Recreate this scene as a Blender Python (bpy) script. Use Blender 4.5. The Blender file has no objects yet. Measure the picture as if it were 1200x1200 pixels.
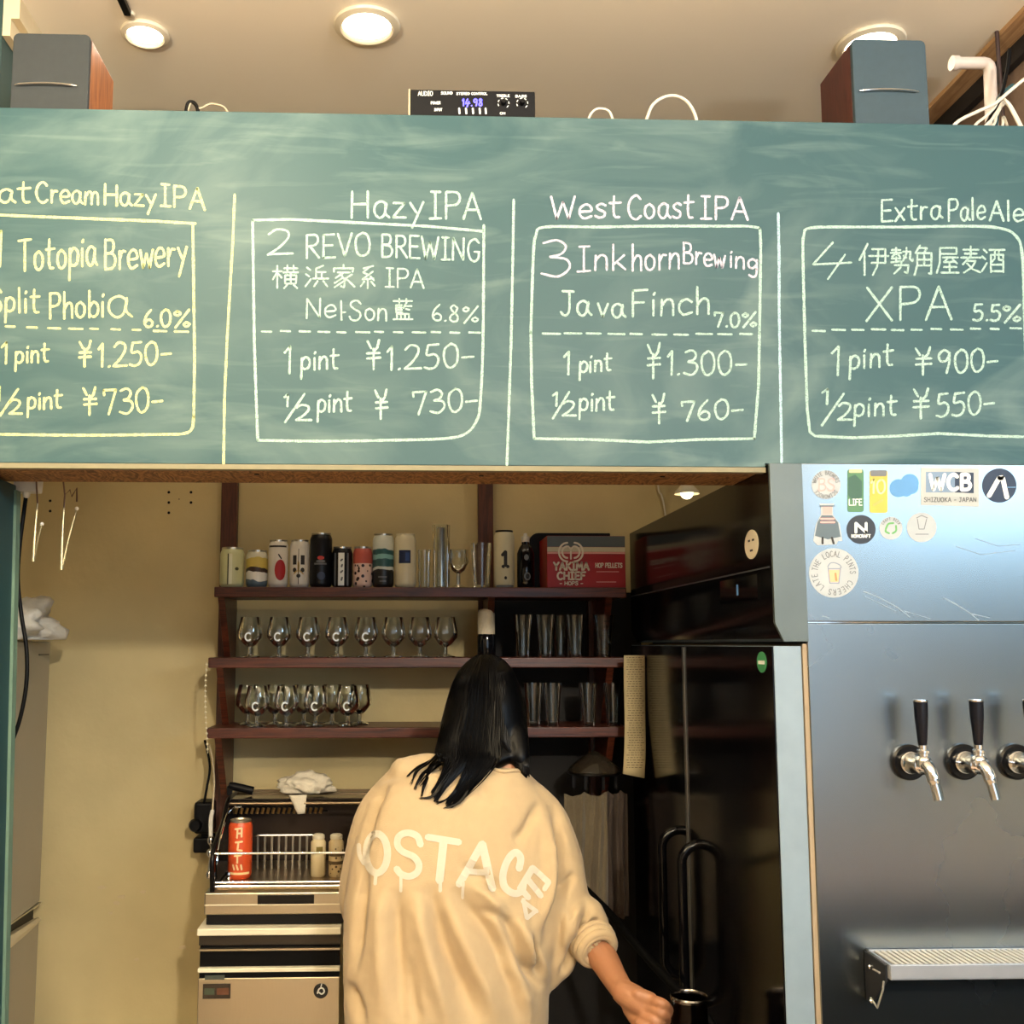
import bpy, bmesh, math, random
from mathutils import Vector, Matrix
from mathutils.bvhtree import BVHTree
random.seed(7)
SC = bpy.context.scene
COL = SC.collection
PI = math.pi

# ------------------------------------------------------------------ camera
CAM = Vector((0, 0, 1.55)); FPX = 1200.0; CX, CY = 522.0, 622.0
YAW, TILT = math.radians(2.0), math.radians(6.3)
cd = bpy.data.cameras.new('camera'); cam = bpy.data.objects.new('camera', cd); COL.objects.link(cam)
cam.location = CAM; cam.rotation_euler = (PI/2 + TILT, 0, -YAW)
cd.sensor_width = 36; cd.lens = 36.0*FPX/1200; cd.shift_x = (600-CX)/1200; cd.shift_y = (CY-600)/1200
cd.clip_start = 0.02
SC.camera = cam
ROT = Matrix.Rotation(-YAW, 3, 'Z') @ Matrix.Rotation(PI/2 + TILT, 3, 'X')
def ray(px, py): return ROT @ Vector(((px-CX)/FPX, -(py-CY)/FPX, -1.0))
def P(px, py, Y):
    d = ray(px, py); return CAM + d*(Y/d.y)
def PXp(px, py, X):
    d = ray(px, py); return CAM + d*(X/d.x)
def PZp(px, py, Z):
    d = ray(px, py); return CAM + d*((Z-CAM.z)/d.z)
# ------------------------------------------------------------------ view, world, lights
vs = SC.view_settings
vs.view_transform = 'Standard'; vs.look = 'None'; vs.gamma = 1; vs.exposure = 0.38; vs.use_curve_mapping = False
w = bpy.data.worlds.new('world'); SC.world = w; w.use_nodes = True
bg = w.node_tree.nodes['Background']; bg.inputs[0].default_value = (0.62, 0.80, 1.0, 1); bg.inputs[1].default_value = 1.6
def area(name, loc, target, size, power, color, size_y=None):
    l = bpy.data.lights.new(name, 'AREA'); l.energy = power; l.color = color; l.size = size
    if size_y: l.shape = 'RECTANGLE'; l.size_y = size_y
    o = bpy.data.objects.new(name, l); COL.objects.link(o); o.location = loc
    o.rotation_euler = (Vector(target)-Vector(loc)).to_track_quat('-Z', 'Y').to_euler(); return o
DAY = (0.50, 0.75, 1.0); WARM = (1.0, 0.87, 0.66)
area('window_daylight', (3.5, -1.4, 2.5), (0.4, 1.9, 2.7), 2.6, 50, DAY, 0.5)

# ------------------------------------------------------------------ materials
MATS = {}
def lin(c):
    if isinstance(c, str):
        c = c.lstrip('#'); c = [int(c[i:i+2], 16)/255 for i in (0, 2, 4)]
    return tuple((x/12.92 if x <= .04045 else ((x+.055)/1.055)**2.4) for x in c[:3]) + (1,)
def mat(name, color, rough=.5, metal=0, noise=.06, nscale=20, bump=0, bscale=60, trans=0, emit=0, ecol=None, coat=0, spec=None, ior=None, aniso=0, stretch=None, rnoise=0, sheen=0):
    if name in MATS: return MATS[name]
    m = bpy.data.materials.new(name); m.use_nodes = True; nt = m.node_tree; N = nt.nodes; L = nt.links
    b = N['Principled BSDF']; c = lin(color)
    b.inputs['Base Color'].default_value = c; b.inputs['Roughness'].default_value = rough; b.inputs['Metallic'].default_value = metal
    if trans: b.inputs['Transmission Weight'].default_value = trans
    if coat: b.inputs['Coat Weight'].default_value = coat; b.inputs['Coat Roughness'].default_value = .05
    if spec is not None: b.inputs['Specular IOR Level'].default_value = spec
    if ior: b.inputs['IOR'].default_value = ior
    if sheen: b.inputs['Sheen Weight'].default_value = sheen
    if emit:
        b.inputs['Emission Color'].default_value = lin(ecol or color); b.inputs['Emission Strength'].default_value = emit
    tc = N.new('ShaderNodeTexCoord'); mp = N.new('ShaderNodeMapping'); L.new(tc.outputs['Object'], mp.inputs[0])
    if stretch: mp.inputs['Scale'].default_value = stretch
    if noise:
        n = N.new('ShaderNodeTexNoise'); n.inputs['Scale'].default_value = nscale; n.inputs['Detail'].default_value = 5
        L.new(mp.outputs[0], n.inputs['Vector'])
        r = N.new('ShaderNodeMapRange'); r.inputs['From Min'].default_value = .25; r.inputs['From Max'].default_value = .75
        r.inputs['To Min'].default_value = 1-noise; r.inputs['To Max'].default_value = 1+noise
        L.new(n.outputs['Fac'], r.inputs[0])
        mx = N.new('ShaderNodeVectorMath'); mx.operation = 'SCALE'; mx.inputs[0].default_value = c[:3]
        L.new(r.outputs[0], mx.inputs['Scale']); L.new(mx.outputs[0], b.inputs['Base Color'])
        if rnoise:
            r2 = N.new('ShaderNodeMapRange'); r2.inputs['To Min'].default_value = max(0, rough-rnoise); r2.inputs['To Max'].default_value = rough+rnoise
            L.new(n.outputs['Fac'], r2.inputs[0]); L.new(r2.outputs[0], b.inputs['Roughness'])
    if bump:
        n2 = N.new('ShaderNodeTexNoise'); n2.inputs['Scale'].default_value = bscale; n2.inputs['Detail'].default_value = 4
        L.new(mp.outputs[0], n2.inputs['Vector'])
        bp = N.new('ShaderNodeBump'); bp.inputs['Strength'].default_value = bump; bp.inputs['Distance'].default_value = .01
        L.new(n2.outputs['Fac'], bp.inputs['Height']); L.new(bp.outputs[0], b.inputs['Normal'])
    MATS[name] = m; return m
def ramp_mat(name, stops, axis='z', lo=0, hi=1, rough=.4, metal=0, wave=None, spots=None):
    """colour bands along one object axis (printed labels)"""
    if name in MATS: return MATS[name]
    m = mat(name, stops[0][1], rough, metal, noise=0); nt = m.node_tree; N = nt.nodes; L = nt.links; b = N['Principled BSDF']
    tc = N.new('ShaderNodeTexCoord'); sp = N.new('ShaderNodeSeparateXYZ'); L.new(tc.outputs['Object'], sp.inputs[0])
    src = sp.outputs[{'x': 0, 'y': 1, 'z': 2}[axis]]
    if wave:
        n = N.new('ShaderNodeTexNoise'); n.inputs['Scale'].default_value = wave[0]; L.new(tc.outputs['Object'], n.inputs['Vector'])
        ma = N.new('ShaderNodeMath'); ma.operation = 'MULTIPLY_ADD'; ma.inputs[1].default_value = wave[1]; L.new(n.outputs['Fac'], ma.inputs[0]); L.new(src, ma.inputs[2]); src = ma.outputs[0]
    r = N.new('ShaderNodeMapRange'); r.inputs['From Min'].default_value = lo; r.inputs['From Max'].default_value = hi; L.new(src, r.inputs[0])
    cr = N.new('ShaderNodeValToRGB'); cr.color_ramp.interpolation = 'CONSTANT'
    e = cr.color_ramp.elements
    while len(e) > 1: e.remove(e[0])
    e[0].position = 0; e[0].color = lin(stops[0][1])
    for p_, c_ in stops[1:]:
        q = e.new(p_); q.color = lin(c_)
    L.new(r.outputs[0], cr.inputs[0]); out = cr.outputs[0]
    if spots:
        v = N.new('ShaderNodeTexVoronoi'); v.inputs['Scale'].default_value = spots[0]; L.new(tc.outputs['Object'], v.inputs['Vector'])
        lt = N.new('ShaderNodeMath'); lt.operation = 'LESS_THAN'; lt.inputs[1].default_value = spots[1]; L.new(v.outputs['Distance'], lt.inputs[0])
        lz = N.new('ShaderNodeMath'); lz.operation = 'LESS_THAN'; lz.inputs[1].default_value = spots[3]; L.new(sp.outputs[2], lz.inputs[0])
        mu = N.new('ShaderNodeMath'); mu.operation = 'MULTIPLY'; L.new(lt.outputs[0], mu.inputs[0]); L.new(lz.outputs[0], mu.inputs[1])
        mix = N.new('ShaderNodeMix'); mix.data_type = 'RGBA'; L.new(mu.outputs[0], mix.inputs[0]); L.new(out, mix.inputs[6]); mix.inputs[7].default_value = lin(spots[2]); out = mix.outputs[2]
    L.new(out, b.inputs['Base Color']); return m
def wood_mat(name, c1, c2, scale=(1, 14, 14), rough=.5, dist=3, bands=3.0):
    if name in MATS: return MATS[name]
    m = mat(name, c1, rough, noise=0); nt = m.node_tree; N = nt.nodes; L = nt.links; b = N['Principled BSDF']
    tc = N.new('ShaderNodeTexCoord'); mp = N.new('ShaderNodeMapping'); mp.inputs['Scale'].default_value = scale; L.new(tc.outputs['Object'], mp.inputs[0])
    n = N.new('ShaderNodeTexNoise'); n.inputs['Scale'].default_value = bands; n.inputs['Detail'].default_value = 6; n.inputs['Distortion'].default_value = dist
    L.new(mp.outputs[0], n.inputs['Vector'])
    cr = N.new('ShaderNodeValToRGB'); e = cr.color_ramp.elements; e[0].position = .35; e[0].color = lin(c1); e[1].position = .65; e[1].color = lin(c2)
    L.new(n.outputs['Fac'], cr.inputs[0]); L.new(cr.outputs[0], b.inputs['Base Color'])
    bp = N.new('ShaderNodeBump'); bp.inputs['Strength'].default_value = .15; bp.inputs['Distance'].default_value = .003; L.new(n.outputs['Fac'], bp.inputs['Height']); L.new(bp.outputs[0], b.inputs['Normal'])
    return m

# ------------------------------------------------------------------ mesh builder
class MB:
    def __init__(s): s.v = []; s.f = []; s.m = []; s.mats = []
    def mi(s, m):
        if m is None: return 0
        if m not in s.mats: s.mats.append(m)
        return s.mats.index(m)
    def add(s, vs_, fs, m=None):
        o = len(s.v); k = s.mi(m); s.v += [Vector(v) for v in vs_]
        for f in fs: s.f.append([i+o for i in f]); s.m.append(k)
        return s
    def box(s, x0, x1, y0, y1, z0, z1, m=None):
        x0, x1 = min(x0, x1), max(x0, x1); y0, y1 = min(y0, y1), max(y0, y1); z0, z1 = min(z0, z1), max(z0, z1)
        return s.add([(x0,y0,z0),(x1,y0,z0),(x1,y1,z0),(x0,y1,z0),(x0,y0,z1),(x1,y0,z1),(x1,y1,z1),(x0,y1,z1)],
              [(0,3,2,1),(4,5,6,7),(0,1,5,4),(1,2,6,5),(2,3,7,6),(3,0,4,7)], m)
    def prism(s, pts, d, m=None):
        """pts: 3-D outline, d: extrude vector"""
        n = len(pts); a = [Vector(p) for p in pts]; d = Vector(d); b = [p+d for p in a]
        nrm = Vector((0,0,0))
        for i in range(n): nrm += (a[i]-a[0]).cross(a[(i+1) % n]-a[0])
        fl = nrm.dot(d) > 0
        f1 = list(range(n)); f2 = list(range(n, 2*n)); sides = [(i, (i+1) % n, n+(i+1) % n, n+i) for i in range(n)]
        if fl: return s.add(a+b, [f1[::-1], f2]+sides, m)
        return s.add(a+b, [f1, f2[::-1]]+[t[::-1] for t in sides], m)
    def lathe(s, c, prof, n=24, m=None, axis='z', close=True):
        c = Vector(c); vs_ = []; fs = []
        for (r, z) in prof:
            for i in range(n):
                a = 2*PI*i/n; x, y = r*math.cos(a), r*math.sin(a)
                p = {'z': (x, y, z), 'y': (x, -z, y), 'x': (z, x, y)}[axis]
                vs_.append(c+Vector(p))
        k = len(prof)
        for j in range(k-1):
            for i in range(n):
                i2 = (i+1) % n; fs.append((j*n+i, j*n+i2, (j+1)*n+i2, (j+1)*n+i))
        if close:
            if prof[0][0] > 1e-5: fs.append(tuple(range(n))[::-1])
            if prof[-1][0] > 1e-5: fs.append(tuple((k-1)*n+i for i in range(n)))
        return s.add(vs_, fs, m)
    def cyl(s, p0, p1, r, r1=None, n=16, m=None): return s.tube([p0, p1], [r, r if r1 is None else r1], n, m)
    def tube(s, pts, r, n=8, m=None, caps=True):
        pts = [Vector(p) for p in pts]; k = len(pts)
        if not isinstance(r, (list, tuple)): r = [r]*k
        t0 = (pts[1]-pts[0]).normalized(); u = t0.orthogonal().normalized(); vs_ = []; fs = []
        for j in range(k):
            t = (pts[min(j+1, k-1)]-pts[max(j-1, 0)]); t = t.normalized() if t.length > 1e-9 else t0
            u = (u - t*u.dot(t)); u = u.normalized() if u.length > 1e-6 else t.orthogonal().normalized(); w_ = t.cross(u)
            for i in range(n):
                a = 2*PI*i/n; vs_.append(pts[j] + (u*math.cos(a)+w_*math.sin(a))*r[j])
        for j in range(k-1):
            for i in range(n):
                i2 = (i+1) % n; fs.append((j*n+i, j*n+i2, (j+1)*n+i2, (j+1)*n+i))
        if caps: fs.append(tuple(range(n))[::-1]); fs.append(tuple((k-1)*n+i for i in range(n)))
        return s.add(vs_, fs, m)
    def ball(s, c, r, n=14, m=None, sc=(1, 1, 1)):
        prof = [(math.sin(PI*j/(n//2)), -math.cos(PI*j/(n//2))) for j in range(n//2+1)]
        c = Vector(c); vs_ = []; fs = []
        for (rr, z) in prof:
            for i in range(n):
                a = 2*PI*i/n; vs_.append(c+Vector((rr*math.cos(a)*r*sc[0], rr*math.sin(a)*r*sc[1], z*r*sc[2])))
        for j in range(len(prof)-1):
            for i in range(n):
                i2 = (i+1) % n; fs.append((j*n+i, j*n+i2, (j+1)*n+i2, (j+1)*n+i))
        return s.add(vs_, fs, m)
    def build(s, name, m=None, parent=None, smooth=False, bevel=0, seg=2, label=None, kind=None):
        off = Vector((0, 0, 0)); q = parent
        while q: off += q.location; q = q.parent
        me = bpy.data.meshes.new(name)
        mats = list(s.mats)
        base = m
        me.from_pydata([tuple(v-off) for v in s.v], [], s.f)
        if mats:
            for x in mats: me.materials.append(x)
            me.polygons.foreach_set('material_index', s.m)
        if m is not None and not mats: me.materials.append(m)
        if smooth:
            me.polygons.foreach_set('use_smooth', [True]*len(me.polygons))
        me.update()
        bm = bmesh.new(); bm.from_mesh(me); bmesh.ops.remove_doubles(bm, verts=bm.verts, dist=1e-6); bm.to_mesh(me); bm.free()
        if smooth: me.set_sharp_from_angle(angle=math.radians(40))
        o = bpy.data.objects.new(name, me); COL.objects.link(o)
        if parent: o.parent = parent
        if bevel:
            b = o.modifiers.new('bevel', 'BEVEL'); b.width = bevel; b.segments = seg; b.limit_method = 'ANGLE'; b.angle_limit = math.radians(50)
            if not smooth:
                me.polygons.foreach_set('use_smooth', [True]*len(me.polygons)); b.harden_normals = True
        if label: o['label'] = label
        if kind: o['kind'] = kind
        return o
def thing(name, label, cat, loc=(0, 0, 0), group=None, kind=None):
    o = bpy.data.objects.new(name, None); COL.objects.link(o); o.location = loc; o.empty_display_size = .05
    o['label'] = label; o['category'] = cat
    if group: o['group'] = group
    if kind: o['kind'] = kind
    return o
def tag(o, label, cat, group=None):
    o['label'] = label; o['category'] = cat
    if group: o['group'] = group
    return o
def structure(o): o['kind'] = 'structure'; return o
def dup(root, loc, label, group=None):
    def cp(o, par):
        c = o.copy(); COL.objects.link(c); c.parent = par
        for ch in list(o.children): cp(ch, c)
        return c
    r = cp(root, None); r.location = loc; r['label'] = label
    if group: r['group'] = group
    return r
def catmull(pts, sub=6):
    pts = [Vector(p) for p in pts]
    if len(pts) < 3: return pts
    out = []; n = len(pts)
    for i in range(n-1):
        p0 = pts[i-1] if i else pts[0]*2-pts[1]; p1 = pts[i]; p2 = pts[i+1]; p3 = pts[i+2] if i+2 < n else pts[-1]*2-pts[-2]
        for k in range(sub):
            t = k/sub; out.append(.5*((2*p1)+(p2-p0)*t+(2*p0-5*p1+4*p2-p3)*t*t+(3*p1-p0-3*p2+p3)*t**3))
    out.append(pts[-1]); return out

# ------------------------------------------------------------------ stroke writing
G = {}
def gdef(txt):
    for line in txt.strip().split('\n'):
        k, wd, st = line.split('|'); strokes = []
        for q in st.strip().split(';'):
            q = q.strip(); sm = q.startswith('~'); q = q.lstrip('~')
            strokes.append((sm, [tuple(float(a) for a in t.split(',')) for t in q.split()]))
        G[k.strip() if k.strip() else ' '] = (float(wd), strokes)
# unit: baseline 0, cap 100, x-height 60
gdef("""
A|64|0,0 32,100 64,0;12,36 54,36
B|56|6,0 6,100;~6,100 40,98 48,78 38,58 8,54;~8,54 44,50 56,28 42,4 6,0
C|62|~58,84 40,100 16,86 4,50 16,12 40,0 60,14
D|60|4,0 4,100;~4,100 44,90 60,50 44,8 4,0
E|52|50,100 4,100 4,0 54,0;4,52 44,52
F|52|52,100 4,98 4,0;4,54 42,54
G|64|~60,84 40,100 14,86 4,48 16,10 38,0 56,14 60,40;62,42 36,42
H|62|6,100 4,0;58,100 58,0;4,50 58,52
I|40|4,100 38,100;20,100 20,0;0,0 42,2
J|50|8,98 52,98;~34,98 34,30 26,4 12,0 0,14
K|58|6,100 6,0;56,98 8,44;20,56 58,0
L|50|4,100 4,0 50,0
M|74|4,0 8,100 37,30 66,100 70,0
N|64|4,0 6,100 58,2 60,100
O|64|~32,100 8,84 2,48 12,10 34,0 56,14 62,50 52,88 32,100
P|56|6,100 6,0;~6,100 44,98 54,76 42,54 8,48
Q|64|~32,100 8,84 2,48 12,10 34,0 56,14 62,50 52,88 32,100;40,26 64,-6
R|60|6,100 6,0;~6,100 44,98 54,76 42,56 8,50;24,50 60,2
S|54|~52,84 36,100 12,94 6,74 24,56 46,42 50,20 34,0 10,2 0,18
T|62|0,98 62,100;32,98 32,0
U|60|~4,100 4,36 12,6 30,0 48,8 56,36 56,100
V|60|0,100 30,0 60,100
W|86|0,100 20,0 43,76 64,0 86,100
X|66|2,100 64,0;64,100 0,0
Y|60|0,100 30,50;60,100 30,50 30,0
Z|58|4,100 56,100 2,0 58,0
a|50|~44,52 26,62 6,48 4,18 20,0 36,12 44,50;~44,56 42,20 56,2
b|48|4,104 4,0;~4,36 24,58 44,44 44,14 24,0 4,12
c|44|~44,48 26,60 6,48 2,22 16,2 44,10
d|50|46,104 46,0;~46,40 26,58 6,44 4,14 24,0 46,14
e|46|~4,30 44,34 40,56 22,62 4,44 4,16 20,0 46,10
f|36|~40,96 24,100 16,84 16,0;0,58 36,58
g|46|~42,54 24,62 4,46 6,20 24,14 42,34;~44,60 42,-14 26,-34 6,-26
h|46|4,104 4,0;~4,34 22,58 40,50 42,0
i|14|7,58 7,0;7,78 11,86
j|24|18,58 14,-20 0,-26;18,78 20,84
k|46|4,104 4,0;40,58 6,22;16,30 44,0
l|16|6,104 8,0
m|72|6,60 4,0;~4,36 20,60 34,50 34,0;~34,38 52,60 66,48 68,0
n|46|6,60 4,0;~4,36 22,60 40,50 42,0
o|46|~24,60 6,48 4,18 20,0 40,12 42,42 24,60
p|46|6,60 2,-42;~4,44 24,62 44,46 40,14 20,4 4,14
q|46|42,60 42,-40;~42,44 24,62 4,46 6,14 26,2 42,16
r|34|6,60 6,0;~6,34 18,56 34,56
s|38|~38,54 22,62 6,50 14,36 34,24 32,6 16,0 0,8
t|40|~18,96 16,30 22,4 38,2;0,64 42,66
u|46|~4,60 4,18 20,0 40,16;42,60 44,0
v|42|0,60 20,0 42,60
w|62|0,60 14,0 30,48 46,0 62,60
x|44|2,60 42,0;42,60 0,0
y|44|2,60 24,22;46,62 8,-36
z|44|4,58 42,58 2,4 46,4
0|50|~26,100 6,80 2,44 12,8 28,0 46,20 50,60 42,90 26,100
1|20|0,76 16,100 14,0
2|54|~2,82 20,100 44,92 46,66 26,30 0,2;0,2 56,2
3|50|~4,92 28,100 44,84 36,62 16,54;~16,54 44,48 50,24 30,0 0,8
4|58|30,100 0,32 58,38;48,62 22,-14
5|50|12,98 48,100;~12,98 8,58 34,60 48,40 40,10 20,0 0,6
6|46|~36,100 12,66 2,26 16,2 38,6 42,30 24,44 6,28
7|50|4,78 2,98 50,98 22,0
8|46|~40,86 22,100 8,84 20,60 40,36 38,8 20,0 4,14 10,38 30,58 40,86
9|50|~46,86 24,100 4,80 10,54 32,54 46,84;46,88 44,40 34,0
.|12|4,0 9,4
,|12|8,6 2,-12
-|44|2,40 42,42
/|46|44,100 0,-4
%|60|~14,92 2,78 14,66 26,80 14,92;60,100 6,-6;~50,30 38,16 50,4 62,18 50,30
:|14|6,20 9,24;6,70 9,74
 |30|0,0 0,0
¥|50|6,112 18,82;46,118 40,86 24,62;6,62 48,64;6,38 50,42;26,80 26,-8
""")
def kdef(k, st):
    G[k] = (100, [(False, [(float(a.split(',')[0]), 100-float(a.split(',')[1])) for a in q.split()]) for q in st.split(';')])
kdef('横', "8,30 40,30;24,8 24,95;24,32 8,62;26,38 40,55;48,18 96,18;60,6 60,34;82,6 82,34;45,34 98,34;72,34 72,80;52,45 92,45 90,78 52,78 52,45;52,61 92,61;60,82 48,96;82,82 95,96")
kdef('浜', "12,15 26,26;8,42 22,52;6,92 28,62;76,8 48,20 48,60;50,34 86,34;70,34 70,60;36,60 96,60;54,70 40,92;76,70 92,92")
kdef('家', "50,4 50,16;14,32 14,18 88,18 84,32;28,34 74,34;52,34 20,56;42,44 56,66 52,92 40,88;46,56 16,76;52,68 16,92;82,42 58,58;58,56 92,90")
kdef('系', "80,6 30,16;56,14 28,32 58,42;78,28 24,60 82,56;66,48 84,64;52,60 52,96;34,68 16,88;68,68 88,86")
kdef('藍', "8,14 92,14;34,4 34,24;66,4 66,24;20,32 20,64;20,32 46,32;20,42 46,42;42,42 42,52;20,52 46,52;20,63 48,63;62,28 54,44;60,36 90,36;64,48 80,52;24,70 24,92;24,70 78,70 78,92;42,70 42,92;60,70 60,92;8,93 94,93")
kdef('伊', "32,4 6,52;22,30 22,96;46,20 88,20 88,60;36,40 98,40;44,60 88,60;66,20 62,70 48,96")
kdef('勢', "10,12 46,12;28,4 28,28;6,22 50,22;22,28 12,36;36,28 44,36;10,42 46,42;28,36 28,54;8,56 48,52;56,18 86,18 84,44 94,52 96,44;70,4 70,24 56,50;58,32 70,40;22,66 78,66 74,94 62,90;50,54 46,74 20,96")
kdef('角', "34,4 14,28;30,12 64,12 52,26;22,28 84,28 82,92 72,90;22,28 22,64 10,96;22,48 82,48;22,66 82,66;52,28 52,66")
kdef('屋', "20,10 86,10 86,30 20,30;20,10 18,60 6,94;30,42 92,42;54,42 34,58 82,56;70,48 88,62;34,74 86,74;58,60 58,92;24,93 96,93")
kdef('麦', "18,14 84,14;24,28 78,28;8,42 94,42;50,2 50,42;42,44 16,66;36,54 72,54 56,76 20,96;34,62 60,84 92,94")
kdef('酒', "12,10 26,22;6,36 20,46;6,90 26,60;36,12 98,12;42,30 42,94;42,30 92,30 92,94;58,12 58,44 46,56;74,12 74,48 88,50;42,66 92,66;42,90 92,90")
def text_strokes(txt, gap=14):
    """list of (smooth, [(x,y)]) in glyph units and the total width"""
    x = 0; out = []
    for ch in txt:
        wd, st = G.get(ch, G[' '])
        if ch != ' ':
            for sm, pts in st: out.append((sm, [(a+x, b) for a, b in pts]))
        x += wd+gap
    return out, x-gap
def place(txt, x0, x1, y0, y1, h, gap=14, jit=0.0):
    """picture-style coordinates: text from x0 to x1 on a baseline y0..y1, capital height h (y down)"""
    st, wd = text_strokes(txt, gap); s = (x1-x0)/wd; res = []
    for sm, pts in st:
        dx, dy = random.uniform(-jit, jit), random.uniform(-jit, jit)
        q = [Vector((x0+a*s+dx, y0+(y1-y0)*(a/wd)-b*h/100+dy, 0)) for a, b in pts]
        res.append(catmull(q, 5) if sm else q)
    return res
def ribbon(mb, pts, wd, f, m=None, jit=.0, ac=1):
    """flat stroke; pts 2-D Vectors, f maps 2-D to 3-D"""
    r = [pts[0]]
    for a, b in zip(pts, pts[1:]):
        k = max(1, int((b-a).length/(wd*1.2)))
        for i in range(1, k+1): r.append(a.lerp(b, i/k))
    pts = [p for i, p in enumerate(r) if i == 0 or (p-r[i-1]).length > 1e-6]
    if len(pts) < 2: return
    # split at sharp corners
    segs = [[pts[0]]]
    for i in range(1, len(pts)):
        segs[-1].append(pts[i])
        if i < len(pts)-1:
            d1 = (pts[i]-pts[i-1]).normalized(); d2 = (pts[i+1]-pts[i]).normalized()
            if d1.dot(d2) < .6: segs.append([pts[i]])
    for sg in segs:
        L_ = []; n = len(sg)
        for i, p in enumerate(sg):
            d = (sg[min(i+1, n-1)]-sg[max(i-1, 0)]).normalized(); nn = Vector((-d.y, d.x, 0))
            h = wd/2*(1+random.uniform(-jit, jit))
            if i == 0:
                L_.append((p-d*wd*.38+nn*h*.45, p-d*wd*.38-nn*h*.45))
            L_.append((p+nn*h, p-nn*h))
            if i == n-1: L_.append((p+d*wd*.38+nn*h*.45, p+d*wd*.38-nn*h*.45))
        vs_ = []; c = ac+1
        for a, b in L_: vs_ += [f(a.lerp(b, k/ac)) for k in range(c)]
        mb.add(vs_, [(c*i+k, c*i+k+1, c*(i+1)+k+1, c*(i+1)+k) for i in range(len(L_)-1) for k in range(ac)], m)
# ------------------------------------------------------------------ shared materials
STEEL = mat('brushed_steel', '#c3c6c6', .24, 1, .10, 3, rnoise=.10, bump=.02, bscale=90, stretch=(1, 1, 14))
CHROME = mat('chrome', '#e6e6e6', .08, 1, 0)
BLACKP = mat('black_plastic', '#0b0b0d', .4, 0, .1, spec=.2)
BLACKG = mat('black_gloss', '#060608', .13, 0, .1, 4, rnoise=.03, spec=.3)
WHITEP = mat('white_plastic', '#d9d6cb', .45)
WALLM = mat('plaster_wall', '#cab888', .75, 0, .10, 3.5, bump=.25, bscale=14, spec=.25)
SHELFM = wood_mat('shelf_wood', '#33130b', '#5e2b18', (1.2, 16, 16), .35)
POSTM = wood_mat('post_wood', '#3c1c10', '#5c2f1b', (16, 16, 1.2), .5)
GLASS = mat('clear_glass', '#f4f8f6', .02, 0, 0, trans=1, ior=1.45)
ALU = mat('can_aluminium', '#c9c7bf', .28, 1, .05)
BRASS = mat('warm_lamp_metal', '#d8cdb5', .35, 0, .02)

# ------------------------------------------------------------------ room
ZC = 2.95; YB = 3.27; XR = P(1090, 140, 3.1).x; XR = 1.39
structure(MB().box(-3.6, 3.6, -3.7, 3.5, -.1, 0).build('floor', mat('floor_boards', '#a89782', .4, 0, .2, 6, stretch=(1, 8, 1))))
CEILM = mat('ceiling_paint', '#efe6d4', .8, 0, .03, 2, bump=.05, bscale=5)
structure(MB().box(-3.6, 3.6, -3.7, 3.5, ZC, ZC+.1).build('ceiling', CEILM))
wb = structure(MB().box(-3.6, 3.6, YB, YB+.12, 0, ZC).build('wall_back', WALLM))
structure(MB().box(-1.95, -1.82, 2.12, YB, 0, ZC).build('wall_kitchen_left', WALLM))
RW = mat('raw_plaster_wall', '#6f5a4a', .85, 0, .22, 9, bump=.4, bscale=25)
structure(MB().box(XR+.03, XR+.15, 1.98, YB, 0, ZC).build('wall_right', RW))
CUSTM = mat('customer_wall', '#a89a86', .8, 0, .05, 3)
structure(MB().box(-3.72, -3.6, -3.7, 1.9, 0, ZC).build('wall_left', CUSTM))
f = MB(); f.box(3.6, 3.72, -3.7, 2.0, 0, 2.2).box(3.6, 3.72, -3.7, 2.0, 2.8, ZC).box(3.6, 3.72, -3.7, -2.8, 2.2, 2.8).box(3.6, 3.72, 0, 2.0, 2.2, 2.8)
structure(f.build('wall_far_right', mat('dark_teal_wall', '#46565a', .8)))
f = MB()
for y in (-2.8, -1.42, -.04): f.box(3.62, 3.68, y, y+.04, 2.2, 2.8)
f.box(3.62, 3.68, -2.8, 0, 2.2, 2.24).box(3.62, 3.68, -2.8, 0, 2.76, 2.8)
structure(f.build('window_2', mat('window_frame', '#3a3530', .5)))
structure(MB().box(XR+.15, 3.6, 1.98, 2.1, 0, ZC).build('wall_partition', CUSTM))
structure(MB().box(3.57, 3.6, -3.69, 1.97, 0, 1.12).build('trim_5', mat('reflector_pale', '#d2c6ae', .6)))  # unseen pale wall base added so the lower steel mirrors something brighter
# street-side wall with its window opening, behind the photographer
f = MB()
f.box(-3.6, .2, -3.82, -3.7, 0, ZC).box(3.2, 3.6, -3.82, -3.7, 0, ZC).box(.2, 3.2, -3.82, -3.7, 0, .5).box(.2, 3.2, -3.82, -3.7, 2.7, ZC)
structure(f.build('wall_front', CUSTM))
f = MB()
for x in (.2, 1.2, 2.2, 3.16): f.box(x, x+.04, -3.79, -3.73, .5, 2.7)
f.box(.2, 3.2, -3.79, -3.73, .5, .54).box(.2, 3.2, -3.79, -3.73, 2.66, 2.7)
structure(f.build('window_1', mat('window_frame', '#3a3530', .5)))
# wooden cornice on the right wall, dark gap under it
structure(MB().box(XR-.04, XR+.029, .6, YB, ZC-.012, ZC).build('trim_1', wood_mat('cornice_wood', '#a07a54', '#bf9a70', (12, 1, 12), .6)))
structure(MB().box(XR+.010, XR+.029, 2.12, YB, 2.895, ZC-.0125).build('trim_2', mat('dark_gap', '#1c1614', .8)))
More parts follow.
